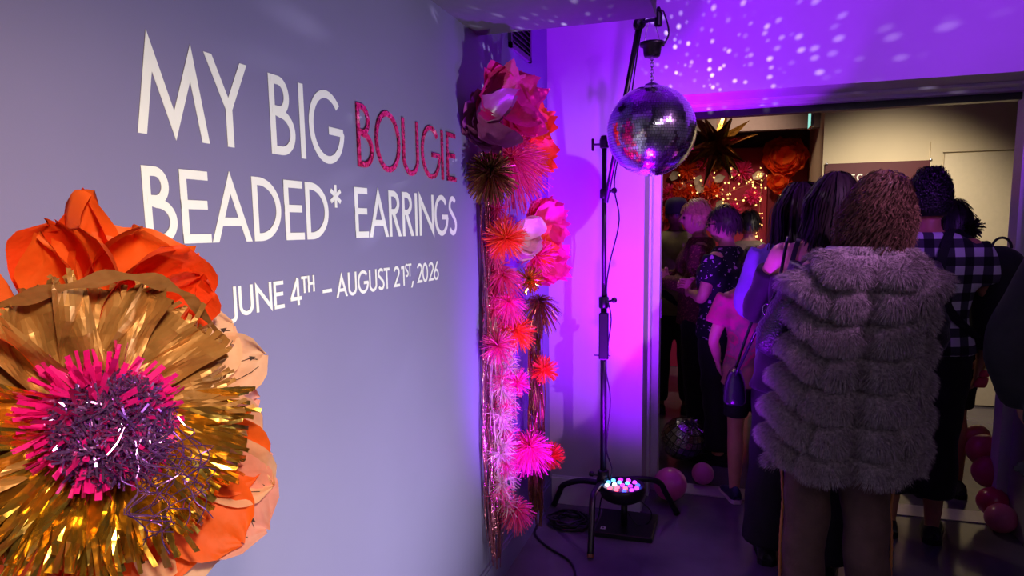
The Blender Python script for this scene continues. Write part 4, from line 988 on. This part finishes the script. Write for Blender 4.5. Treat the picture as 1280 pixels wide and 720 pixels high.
    def top(p, name, m, sleeve='short', hem=.88, add=.014, loose=1., upper=1.44, sl_end=None, crumple=.003, flare=0., label=None):
        rg = []
        for z, cx, cy, rx, ry in p.trunk:
            if z < hem-.001 or z > upper+.02: continue
            rg.append((z, cx, cy, rx*loose+add, ry*loose+add))
        if rg[0][0] > hem+.004:
            lo = [r for r in p.trunk if r[0] <= hem]; lo = lo[-1] if lo else p.trunk[1]
            rg.insert(0, (hem, 0, -.008, max(lo[3], rg[0][3]-add)*loose+add+flare, max(lo[4], rg[0][4]-add)*loose+add+flare))
        pc_ = [loft(rg)]
        if sleeve != 'none':
            for k in 'LR':
                a0, a1, a2 = p.arm[k]; u = a0+(a1-a0)*.62; a = add
                if sleeve == 'short': pc_.append(limb([a0*np.array([.9, 1, 1]), a0+(a1-a0)*.35, u], [.060+a, .056+a, .050+a*1.4], 4, 16, False))
                elif sleeve == 'long': pc_.append(limb([a0*np.array([.9, 1, 1]), a0+(a1-a0)*.5, a1, a1+(a2-a1)*.5, a2-(a2-a1)*.02], [.060+a, .050+a, .043+a, .038+a, .030+a], 4, 16, False))
        V, Fc = fuse(pc_, p.vox, 3); return p.put(name, p.crump(V, crumple, p.x*7), Fc, m, label=label)
    def sleeves(p, m, add=.014, crumple=.004):
        for k in 'LR':
            a0, a1, a2 = p.arm[k]; V, Fc = limb([a0, a0+(a1-a0)*.5, a1, a1+(a2-a1)*.5, a2], [.060+add, .050+add, .043+add, .038+add, .030+add], 6, 18, False)
            p.put('sleeve', p.crump(V, crumple, p.x*3, 60.), Fc, m)
    def trousers(p, name, m, end=.10, add=.014, waist=1.04, wide=0., crumple=.004, label=None):
        rg = [(z, cx, cy, rx+add, ry+add) for z, cx, cy, rx, ry in p.trunk if .78 <= z <= waist]
        pc_ = [loft(rg)]
        for k in 'LR':
            l0, l1, l2 = p.leg[k]; g_ = p.g
            def on(z):
                if z > l1[2]: t = (l0[2]-z)/(l0[2]-l1[2]); return l0+(l1-l0)*t
                t = (l1[2]-z)/(l1[2]-l2[2]); return l1+(l2-l1)*t+np.array([0, -.010*math.sin(math.pi*min(1, t)), 0])
            zs = np.linspace(.90, end, 6); Rr = [np.interp(z, [.085, .35, .49, .70, .90], [.042, .056, .056, .076*g_, .092*g_])+add+wide*(.9-z) for z in zs]
            pc_.append(limb([on(z) for z in zs], Rr, 4, 18, False))
        V, Fc = fuse(pc_, p.vox, 3); return p.put(name, p.crump(V, crumple, p.x*5, 22.), Fc, m, label=label)
    def shoes(p, m, sole=None, kind='shoe', high=.0):
        for k, sg in (('L', -1), ('R', 1)):
            l2 = p.leg[k][2]; ox = l2[0]; oy = l2[1]; out = []
            for (y, w, h) in ((-.075, .020, .055), (-.06, .036, .075+high), (-.01, .040, .082+high), (.05, .043, .075), (.11, .047, .055), (.16, .042, .045), (.185, .020, .035)):
                a = np.linspace(0, math.pi, 9); out.append([(ox+sg*.02*max(0, y)/.18+w*math.cos(t), oy+y, .022+(h-.022)*math.sin(t)**.8) for t in a])
            n = len(out); V = np.array(out).reshape(-1, 3); Fc = [(i*9+j, i*9+j+1, (i+1)*9+j+1, (i+1)*9+j) for i in range(n-1) for j in range(8)]+[[i*9 for i in range(n)]+[i*9+8 for i in range(n)][::-1], list(range(9)), [(n-1)*9+j for j in range(9)][::-1]]
            o = p.put(kind, V, Fc, m)
            B = [(-.082, .022), (-.06, .040), (.0, .043), (.06, .047), (.12, .051), (.165, .045), (.195, .02)]
            L_ = [(ox+sg*.02*max(0, y)/.18-w, oy+y) for y, w in B]+[(ox+sg*.02*max(0, y)/.18+w, oy+y) for y, w in B][::-1]; n = len(L_)
            V = [(x, y, .0) for x, y in L_]+[(x, y, .026) for x, y in L_]; p.put('sole', V, [list(range(n))[::-1], list(range(n, 2*n))]+[(i, (i+1) % n, n+(i+1) % n, n+i) for i in range(n)], sole or M['rubber'], o, False)
    def hair(p, style, m, seed, n=900, name='hair', label=None):
        V, Fc = hair_geo(p.hc, 1., style, seed, p.hy, n); return p.put(name, V, Fc, m, smooth=True, label=label)
H_ = {'black': mat('black_hair', (22, 16, 18), .45, var=.3, scale=60), 'brown': mat('brown_hair', (104, 74, 58), .5, var=.35, scale=60), 'blonde': mat('blonde_hair', (206, 172, 112), .45, var=.25, scale=60), 'grey': mat('grey_hair', (72, 60, 58), .65, var=.3, scale=60, spec=.2), 'dbrown': mat('dark_brown_hair', (34, 22, 24), .62, var=.3, scale=60, spec=.2)}
CL = {'black': mat('black_cloth', (18, 16, 20), .8, var=.2, sheen=.1), 'navyblk': mat('black_denim', (20, 18, 24), .8, var=.25, bump=.2, bscale=300), 'olive': mat('olive_cloth', (136, 124, 84), .8, var=.15), 'lav': mat('lilac_knit', (128, 112, 176), .8, var=.06, bump=.3, bscale=400), 'palepink': mat('pale_pink_denim', (176, 146, 160), .8, var=.08, bump=.2, bscale=400), 'brown': mat('brown_suede', (92, 68, 60), .85, var=.2, scale=18, bump=.3, bscale=120), 'satin': mat('black_satin', (40, 34, 44), .28, var=.3, scale=60, bump=.5, bscale=140), 'coat': mat('charcoal_wool', (30, 28, 36), .9, var=.2, sheen=.1), 'jersey': mat('dark_jersey', (44, 24, 32), .8, var=.2)}
def plaid():
    m, N, L, P = nt('black_white_gingham'); co = N.new('ShaderNodeTexCoord'); sp = N.new('ShaderNodeSeparateXYZ'); L.new(co.outputs['Object'], sp.inputs[0])
    def stripe(out, f, ph=0.):
        a = N.new('ShaderNodeMath'); a.operation = 'MULTIPLY'; a.inputs[1].default_value = f; L.new(out, a.inputs[0])
        s_ = N.new('ShaderNodeMath'); s_.operation = 'SINE'; L.new(a.outputs[0], s_.inputs[0])
        g_ = N.new('ShaderNodeMath'); g_.operation = 'GREATER_THAN'; g_.inputs[1].default_value = 0; L.new(s_.outputs[0], g_.inputs[0]); return g_.outputs[0]
    a, b = stripe(sp.outputs['X'], 2*math.pi/.082), stripe(sp.outputs['Z'], 2*math.pi/.082)
    ad = N.new('ShaderNodeMath'); ad.operation = 'ADD'; L.new(a, ad.inputs[0]); L.new(b, ad.inputs[1])
    hf = N.new('ShaderNodeMath'); hf.operation = 'MULTIPLY'; hf.inputs[1].default_value = .5; L.new(ad.outputs[0], hf.inputs[0])
    r = N.new('ShaderNodeValToRGB'); r.color_ramp.interpolation = 'CONSTANT'; e = r.color_ramp.elements
    e[0].color = lin((14, 13, 18))+(1,); e[1].position = .9; e[1].color = lin((222, 218, 226))+(1,); x = e.new(.4); x.color = lin((70, 66, 78))+(1,)
    L.new(hf.outputs[0], r.inputs[0]); L.new(r.outputs[0], P.inputs['Base Color']); P.inputs['Roughness'].default_value = .85; return m
def spots(name, base, fl, fl2, sc, thr):
    m, N, L, P = nt(name); co = N.new('ShaderNodeTexCoord')
    nz = N.new('ShaderNodeTexNoise'); nz.inputs['Scale'].default_value = 60; L.new(co.outputs['Object'], nz.inputs['Vector'])
    mx0 = N.new('ShaderNodeVectorMath'); mx0.operation = 'MULTIPLY_ADD'; mx0.inputs[1].default_value = (.03, .03, .03); L.new(nz.outputs['Color'], mx0.inputs[0]); L.new(co.outputs['Object'], mx0.inputs[2])
    prev = None
    for (s_, t_, c) in ((sc, thr, fl), (sc*2.1, thr*.8, fl2)):
        v = N.new('ShaderNodeTexVoronoi'); v.inputs['Scale'].default_value = s_; L.new(mx0.outputs[0], v.inputs['Vector'])
        r = N.new('ShaderNodeMath'); r.operation = 'LESS_THAN'; r.inputs[1].default_value = t_; L.new(v.outputs['Distance'], r.inputs[0])
        mx = N.new('ShaderNodeMix'); mx.data_type = 'RGBA'; L.new(r.outputs[0], mx.inputs['Factor']); mx.inputs['B'].default_value = lin(c)+(1,)
        if prev is None: mx.inputs['A'].default_value = lin(base)+(1,)
        else: L.new(prev, mx.inputs['A'])
        prev = mx.outputs['Result']
    L.new(prev, P.inputs['Base Color']); P.inputs['Roughness'].default_value = .8; return m
def tiedye():
    m, N, L, P = nt('tie_dye'); co = N.new('ShaderNodeTexCoord'); nz = N.new('ShaderNodeTexNoise'); nz.inputs['Scale'].default_value = 11; nz.inputs['Detail'].default_value = 4; L.new(co.outputs['Object'], nz.inputs['Vector'])
    sp = N.new('ShaderNodeSeparateXYZ'); L.new(co.outputs['Object'], sp.inputs[0])
    a = N.new('ShaderNodeMath'); a.operation = 'MULTIPLY_ADD'; a.inputs[1].default_value = .9; L.new(nz.outputs['Fac'], a.inputs[0]); L.new(sp.outputs['Z'], a.inputs[2])
    r = N.new('ShaderNodeValToRGB'); e = r.color_ramp.elements; e[0].position = .78; e[0].color = lin((120, 110, 90))+(1,); e[1].position = 1.32; e[1].color = lin((150, 120, 80))+(1,)
    for p_, c in ((.86, (200, 90, 90)), (.92, (140, 130, 70)), (1.02, (110, 96, 66)), (1.08, (196, 40, 90)), (1.22, (206, 50, 116))):
        x = e.new(min(1, p_/1.4)); x.color = lin(c)+(1,)
    for q in list(e):
        if q.position > 1: q.position = 1
    e[0].position = .5
    dv = N.new('ShaderNodeMath'); dv.operation = 'DIVIDE'; dv.inputs[1].default_value = 1.75; L.new(a.outputs[0], dv.inputs[0]); L.new(dv.outputs[0], r.inputs[0]); L.new(r.outputs[0], P.inputs['Base Color']); P.inputs['Roughness'].default_value = .8; return m
def px_at(px, Y): return atY(px, 400, Y)[0]
def poly_band(p, P, w, th, m, name, parent=None, side=None, k=5):
    """flat strap along P (person-local)"""
    P = cat_rom(P, k); T = np.gradient(P, axis=0); T /= np.linalg.norm(T, axis=1)[:, None]
    S = np.cross(T, np.asarray(side, float) if side is not None else np.array([0, -1., 0])); S /= np.linalg.norm(S, axis=1)[:, None]; Nn = np.cross(S, T); mb = MB(); n = len(P); V = []
    for i in range(n): V += [P[i]-S[i]*w/2, P[i]+S[i]*w/2, P[i]+S[i]*w/2+Nn[i]*th, P[i]-S[i]*w/2+Nn[i]*th]
    Fc = [(i*4+a, i*4+(a+1) % 4, (i+1)*4+(a+1) % 4, (i+1)*4+a) for i in range(n-1) for a in range(4)]+[(0, 1, 2, 3), ((n-1)*4+3, (n-1)*4+2, (n-1)*4+1, (n-1)*4)]
    return p.put(name, V, Fc, m, parent, False)

folded = {'L': ((-.25, .06, 1.13), (-.02, .24, 1.14)), 'R': ((.25, .06, 1.13), (.06, .22, 1.18))}
# 1 man in a dark cap
p = Person('person in dark cap and olive jacket facing the backdrop behind the door frame', px_at(843, 5.75), 5.75, .1, 1.77, 'brown', 1.05, vox=.02)
p.top('jacket', CL['olive'], 'long', .80, .02); p.trousers('trousers', CL['black']); p.shoes(CL['black']); p.hair('crop', H_['black'], 1, 500)
V, Fc = loft([(1.585, 0, .015, .082, .102), (1.64, 0, .015, .086, .106), (1.69, 0, .01, .074, .09), (1.712, 0, .01, .03, .04)], 20, 3); p.put('cap', V, Fc, CL['black'])
# 2 blonde woman in profile
p = Person('blonde short-haired person in maroon lace top seen in profile', px_at(872, 5.08), 5.08, math.pi/2+.1, 1.72, 'light', 1.15, folded, vox=.018)
p.top('lace_top', spots('maroon_lace', (96, 40, 44), (150, 84, 70), (60, 20, 30), 60, .35), 'long', .84, .018, 1.05); p.trousers('trousers', CL['black'], wide=.03); p.shoes(CL['black']); p.hair('short', H_['blonde'], 2, 900)
# 3 woman with glasses
p = Person('grey-haired person with glasses in navy floral shirt, arms folded', px_at(906, 4.62), 4.62, math.pi/2-.35, 1.66, 'light', 1.35, folded, head_yaw=.1, vox=.018)
p.top('floral_shirt', spots('navy_floral', (16, 14, 34), (196, 130, 196), (205, 180, 214), 17, .24), 'short', .78, .02, 1.04, flare=.02); p.trousers('trousers', CL['black'], wide=.04); p.shoes(CL['black']); p.hair('short', H_['grey'], 3, 900)
gl = MB()
for sx in (-1, 1):
    gl.tube([(sx*.033+.024*math.cos(t), .112-.012*abs(math.cos(t)), 1.592+.019*math.sin(t)) for t in np.linspace(0, 2*math.pi, 17)], .0022, 6, cap=False); gl.tube([(sx*.056, .104, 1.597), (sx*.078, .05, 1.597), (sx*.081, .0, 1.592)], .0028, 6)
gl.tube([(-.010, .118, 1.596), (.010, .118, 1.596)], .002, 6)
p.put('glasses', np.concatenate(gl.V)+np.array([0, .018, 0]), gl.F, M['rubber'])
# 4 dark bob in front of the backdrop
p = Person('person with dark hair in olive top far back among the fairy lights', px_at(933, 6.2), 6.2, -.1, 1.66, 'tan', 1.05, vox=.022)
p.top('olive_top', CL['olive'], 'long', .82, .018); p.trousers('trousers', CL['black']); p.shoes(CL['black']); p.hair('short', H_['black'], 4, 700)
# 5 youngster in tie-dye
p = Person('youngster in pink tie-dye shirt, dark shorts and sneakers in the doorway', px_at(942, 4.0), 3.97, .25, 1.42, 'light', .95, vox=.014, arms={'L': ((-.25, .03, 1.10), (-.19, .16, .93)), 'R': ((.23, .03, 1.10), (.20, .14, .92))})
p.top('tie_dye_shirt', tiedye(), 'short', .80, .034, 1.03, flare=.014); p.trousers('shorts', CL['navyblk'], .58, .018, .93); p.hair('short', H_['dbrown'], 5, 700)
p.shoes(mat('blue_sneaker', (42, 48, 84), .6, var=.4, scale=60), mat('white_sole', (214, 196, 206), .5), 'sneaker', .03)
# 6 lilac knit
p = Person('person with long dark hair in lilac sweater and pale pink jeans', px_at(998, 3.62), 3.62, .05, 1.74, 'tan', 1.0, arms={'L': ((-.238, .02, 1.13), (-.13, .22, 1.08)), 'R': ((.238, .02, 1.13), (.13, .22, 1.05))}, vox=.016, stance=.12)
p.top('sweater', CL['lav'], 'long', .86, .022, 1.04); p.trousers('jeans', CL['palepink'], .07, .016); p.shoes(mat('rose_shoe', (190, 100, 120), .5)); p.hair('long', H_['dbrown'], 6, 1300)
# 7 bare shoulders, black outfit
p = Person('bare-shouldered person with dark bob in black outfit beside the fur coat', px_at(1006, 3.2), 3.2, -.05, 1.755, 'light', 1.0, lean=(.11, 0), arms={'L': ((-.23, .12, 1.13), (-.08, .22, 1.12)), 'R': ((.23, .12, 1.13), (.08, .22, 1.10))}, vox=.014, stance=.115, step=-.06)
p.top('black_top', CL['black'], 'none', .80, .024, 1.12, 1.31); p.trousers('trousers', CL['navyblk'], .09, .022, wide=.06); p.hair('bob', H_['dbrown'], 7, 1300); p.shoes(CL['black'], None, 'shoe')
for k in 'LR':
    l2 = p.leg[k][2]; V, Fc = limb([l2+np.array([0, -.01, .01]), l2+np.array([0, -.01, .065])], [.043, .042], 2, 14, False); p.put('sock', V, Fc, M['vinyl'])
poly_band(p, [(-.125, -.128, 1.27), (-.120, -.098, 1.37), (-.11, -.058, 1.43), (-.105, .02, 1.435), (-.105, .09, 1.36), (-.11, .125, 1.27)], .02, .003, CL['black'], 'shoulder_strap', side=(0, -.6, .8))
poly_band(p, [(.125, -.128, 1.27), (.120, -.098, 1.37), (.11, -.058, 1.43), (.105, .02, 1.435), (.105, .09, 1.36), (.11, .125, 1.27)], .02, .003, CL['black'], 'shoulder_strap', side=(0, -.6, .8))
for k, sg in (('L', -1), ('R', 1)):          # off-shoulder sleeves
    a0, a1, a2 = p.arm[k]; V, Fc = limb([a0+(a1-a0)*.30, a0+(a1-a0)*.6, a1, a1+(a2-a1)*.5, a2], [.068, .064, .062, .054, .044], 5, 18, False); p.put('sleeve', p.crump(V, .003, 2., 50.), Fc, CL['black'])
P7 = p
# her shoulder bag
bgc = P7.tr(np.array([[-.275, .05, .80]]))[0]
bag = empty('shoulder_bag', (bgc[0], bgc[1], bgc[2]-.12), 'glossy black shoulder bag with silver ring hanging at the bare-shouldered person’s hip', 'bag')
bm = mat('glossy_black_leather', (26, 20, 34), .25, var=.2, bump=.2, bscale=80)
V, Fc = loft([(-.12, 0, 0, .06, .115), (-.10, 0, 0, .07, .125), (0, 0, 0, .062, .115), (.07, 0, 0, .04, .10), (.09, 0, 0, .022, .095)], 20, 3, .7); mesh_obj('pouch', V*.72+bgc, Fc, bm, bag, True)
sp_ = P7.tr(np.array([(-.285, -.10, .94), (-.21, -.145, 1.10), (-.165, -.15, 1.25), (-.155, -.09, 1.40), (-.15, .02, 1.445), (-.17, .12, 1.30), (-.24, .13, 1.08), (-.285, .07, .94)])); sp_[0] = bgc+np.array([0, -.065, .05]); sp_[-1] = bgc+np.array([0, .065, .05])
MB().tube(cat_rom(sp_, 6), .007, 8).build('strap', bm, bag, True)
rg_ = P7.tr(np.array([[-.19, -.158, 1.16]]))[0]; MB().tube([rg_+np.array([.017*math.cos(t), -.004, .024*math.sin(t)]) for t in np.linspace(0, 2*math.pi, 19)], .0032, 6, cap=False).build('ring', M['steel'], bag, True)
# 9 plaid shirt
p = Person('tall person with flat-topped dark hair in black and white checked shirt', px_at(1153, 3.72), 3.72, -.15, 1.76, 'tan', 1.12, arms={'R': ((.265, .02, 1.12), (.25, .10, .86))}, vox=.016, stance=.09)
p.top('checked_shirt', plaid(), 'short', .90, .024, 1.05); p.trousers('cropped_trousers', CL['black'], .21, .022, wide=.03); p.hair('flat', H_['black'], 9, 1500)
p.shoes(CL['black'], None, 'sandal')
P9 = p
bpc = P9.tr(np.array([[.30, .10, 1.16]]))[0]
bp = empty('backpack', (bpc[0], bpc[1], bpc[2]-.24), 'black backpack slung on the right shoulder of the checked shirt person', 'backpack')
V, Fc = loft([(-.25, 0, 0, .09, .13), (-.22, 0, 0, .11, .15), (-.05, 0, 0, .115, .155), (.12, 0, 0, .10, .145), (.20, -.01, 0, .075, .12), (.235, -.02, 0, .03, .07)], 24, 4, .75); mesh_obj('body', V+bpc, Fc, CL['black'], bp, True)
V, Fc = loft([(-.22, .09, -.02, .04, .10), (-.1, .10, -.02, .05, .11), (.0, .09, -.02, .03, .10)], 18, 3, .75); mesh_obj('front_pocket', V+bpc, Fc, CL['navyblk'], bp, True)
MB().tube([bpc+np.array([.04*math.cos(t)-.0, 0, .225+.05*math.sin(t)]) for t in np.linspace(0, math.pi, 11)], .006, 7).build('grab_loop', CL['navyblk'], bp)
sp_ = P9.tr(np.array([(.21, -.05, .98), (.08, -.165, 1.12), (.04, -.165, 1.28), (.06, -.125, 1.40), (.09, -.03, 1.462), (.15, .05, 1.43), (.26, .10, 1.36)]))
T = cat_rom(sp_, 6); V, Fc = ribbons(T[None], np.repeat(np.array([[1., .1, .1]])/1.01, len(T), 0)[None], np.full((1, len(T)), .022)); n = len(V); V = np.vstack([V, V+np.array([0, -.006, .004])]); Fc = Fc+[tuple(i+n for i in f) for f in Fc]
mesh_obj('strap', V, Fc, CL['navyblk'], bp)
kc = atY(1229, 472, 3.62)
ky = empty('bag_charm', kc-np.array([0, 0, .05]), 'coral pink charm dangling on a gold cord below the backpack', 'charm')
cm = mat('coral_gloss', (236, 70, 80), .25, var=.1)
V, Fc = loft([(-.045, -.012, 0, .022, .016), (-.03, -.010, 0, .028, .020), (-.005, 0, 0, .022, .017), (.0, 0, 0, .019, .015)], 16, 3); mesh_obj('charm_body', V+kc, Fc, cm, ky, True)
V, Fc = loft([(.004, .002, 0, .018, .015), (.018, .004, 0, .021, .016), (.034, .006, 0, .012, .01)], 16, 3); mesh_obj('charm_head', V+kc, Fc, cm, ky, True)
MB().tube([kc+np.array([.006, 0, .03]), kc+np.array([.008, .0, .09]), atY(1233, 432, 3.66)], .0022, 6).build('cord', mat('gold_cord', (206, 180, 110), .4, .6), ky)
# 10 person behind with bare legs
p = Person('person with dark curly bun half hidden behind the checked shirt, bare calves', px_at(1184, 4.35), 4.35, .2, 1.66, 'tan', .98, vox=.018)
p.top('dark_top', CL['jersey'], 'long', .80, .018); p.trousers('shorts', CL['black'], .52, .02, wide=.02); p.shoes(CL['black'], None, 'boot', .02); p.hair('short', H_['black'], 10, 900)
V, Fc = strip_burst(p.hc+np.array([.05, -.10, -.03]), 260, .01, .062, .004, 17, curl=.9, k=6); p.put('bun', V, Fc, H_['black'])
# 11 dark coat at the right edge
p = Person('person in long charcoal coat cut off by the right edge', px_at(1404, 2.55), 2.55, -.2, 1.74, 'light', 1.1, vox=.016, arms={'L': ((-.275, -.01, 1.12), (-.215, .14, .92))})
p.top('long_coat', CL['coat'], 'long', .72, .03, 1.06, flare=.03); p.trousers('trousers', CL['black'], .08, .018); p.shoes(CL['black']); p.hair('bob', H_['dbrown'], 11, 900)

# 8 fur coat, the main figure
p = Person('person in fluffy grey-brown tiered fur coat and brown trousers, seen from behind', px_at(1057, 2.75), 2.75, .08, 1.70, 'light', 1.0, vox=.013, lean=(.085, 0), hdx=.03, stance=.12, arms={'L': ((-.27, .06, 1.12), (-.13, .19, 1.05)), 'R': ((.27, .06, 1.12), (.13, .19, 1.05))})
p.trousers('brown_trousers', CL['brown'], .07, .022, 1.0, wide=.01, crumple=.006); p.shoes(mat('brown_boot', (60, 42, 36), .6), None, 'boot', .03); p.sleeves(CL['satin'], .022, .006)
for k, sg in (('L', -1), ('R', 1)):        # laced golden side seams of the trousers
    l0, l1, l2 = p.leg[k]; mb = MB(); zs = np.linspace(.80, .10, 46)
    P = [np.array([np.interp(z, [.085, .49, .90], [l2[0], l1[0], l0[0]])+sg*(np.interp(z, [.085, .35, .49, .70, .90], [.042, .056, .056, .076*1.1, .092*1.1])+.026+.01*(.9-z)), np.interp(z, [.085, .49, .9], [l2[1], l1[1], l0[1]])-.012+.006*(i % 2), z]) for i, z in enumerate(zs)]
    V, Fc = tube_geo(P, .006, 6); p.put('laced_seam', V, Fc, mat('amber_lacing', (176, 112, 60), .5))
# tiered fur shell
HEM, TOP = .655, 1.47
prof = np.array([(.655, .272, .190), (.72, .290, .205), (.85, .288, .205), (1.0, .268, .190), (1.12, .258, .182), (1.25, .246, .175), (1.33, .232, .162), (1.385, .212, .148), (1.43, .180, .130), (1.47, .120, .105)])
nz, na = 150, 120
def bulge(z, a): return np.abs(np.sin(math.pi*(z-HEM+.046*np.cos((a+math.pi/2)*2.0)+.010*np.sin(a*5))/.118))**.5
def shell(z, a):
    rx = np.interp(z, prof[:, 0], prof[:, 1]); ry = np.interp(z, prof[:, 0], prof[:, 2])
    c, s_ = np.cos(a), np.sin(a)
    dip = .030*np.abs(np.sin(a*1.0+math.pi/2+.0))**1.0       # the seams sag toward the spine
    q = (z-HEM+.046*np.cos((a+math.pi/2)*2.0)+.010*np.sin(a*5))/.118
    bul = np.abs(np.sin(math.pi*q))**.5
    spine = 1-.7*np.exp(-((((a+math.pi/2+math.pi) % (2*math.pi))-math.pi)/.10)**2)
    side = 1-.45*np.exp(-((np.abs(((a+math.pi/2+math.pi) % (2*math.pi))-math.pi)-.62-.12*np.sign(np.sin(math.pi*q)))/.06)**2)
    d = .10*bul*spine*side*np.clip((1.45-z)/.10, .15, 1)-.066*np.clip((1.42-z)/.16, 0, 1)
    return np.stack([(rx*(.86+.06*np.clip((z-1.28)/.08, 0, 1))+d)*np.sign(c)*np.abs(c)**.85, (ry+d)*np.sign(s_)*np.abs(s_)**.9, z+0*a], -1)
Z, A_ = np.meshgrid(np.linspace(HEM, TOP, nz), np.arange(na)*2*math.pi/na, indexing='ij')
SV = shell(Z, A_); V = SV.reshape(-1, 3)
Fc = [(i*na+j, i*na+(j+1) % na, (i+1)*na+(j+1) % na, (i+1)*na+j) for i in range(nz-1) for j in range(na)]+[list(range(na))[::-1], [(nz-1)*na+j for j in range(na)]]
def furmat():
    m, N, L, P = nt('grey_brown_fur'); co = N.new('ShaderNodeTexCoord'); nz_ = N.new('ShaderNodeTexNoise'); nz_.inputs['Scale'].default_value = 90; L.new(co.outputs['Object'], nz_.inputs['Vector'])
    r = N.new('ShaderNodeValToRGB'); r.color_ramp.elements[0].position = .3; r.color_ramp.elements[1].position = .7; r.color_ramp.elements[0].color = lin((104, 92, 96))+(1,); r.color_ramp.elements[1].color = lin((176, 160, 162))+(1,)
    L.new(nz_.outputs['Fac'], r.inputs[0]); L.new(r.outputs[0], P.inputs['Base Color']); P.inputs['Roughness'].default_value = .6; P.inputs['Sheen Weight'].default_value = .2; return m
fm_ = furmat()
coat = p.put('fur_coat', V, Fc, fm_)
g = np.random.default_rng(33); n = 150000
z = HEM+(TOP-.01-HEM)*g.random(n); a = g.random(n)*2*math.pi
e = 1e-3; P0 = shell(z, a); Dz = shell(z+e, a)-shell(z-e, a); Da = shell(z, a+e)-shell(z, a-e); Nn = np.cross(Da, Dz); Nn /= np.linalg.norm(Nn, axis=1)[:, None]+1e-9
T = -Dz/(np.linalg.norm(Dz, axis=1)[:, None]+1e-9)
D = Nn*.85+T*.35+g.normal(0, .13, (n, 3)); D[:, 2] -= .15; D /= np.linalg.norm(D, axis=1)[:, None]
ln = .030*(.6+.6*g.random(n))*(.12+.88*bulge(z, a)**2); k = 3; t = np.linspace(0, 1, k)
PP = P0[:, None]+D[:, None]*(ln[:, None]*t)[..., None]; PP[..., 2] -= .010*t**2
S = np.cross(D, Nn+g.normal(0, .4, (n, 3))); S /= np.linalg.norm(S, axis=1)[:, None]+1e-9
V, Fc = ribbons(PP, np.repeat(S[:, None], k, 1), np.broadcast_to(np.array([.0007, .0006, .0002]), (n, k)))
tag(p.put('fur_pile', V, Fc, fm_, coat, False), kind='stuff')
p.hair('curlybig', H_['brown'], 8, 5200)
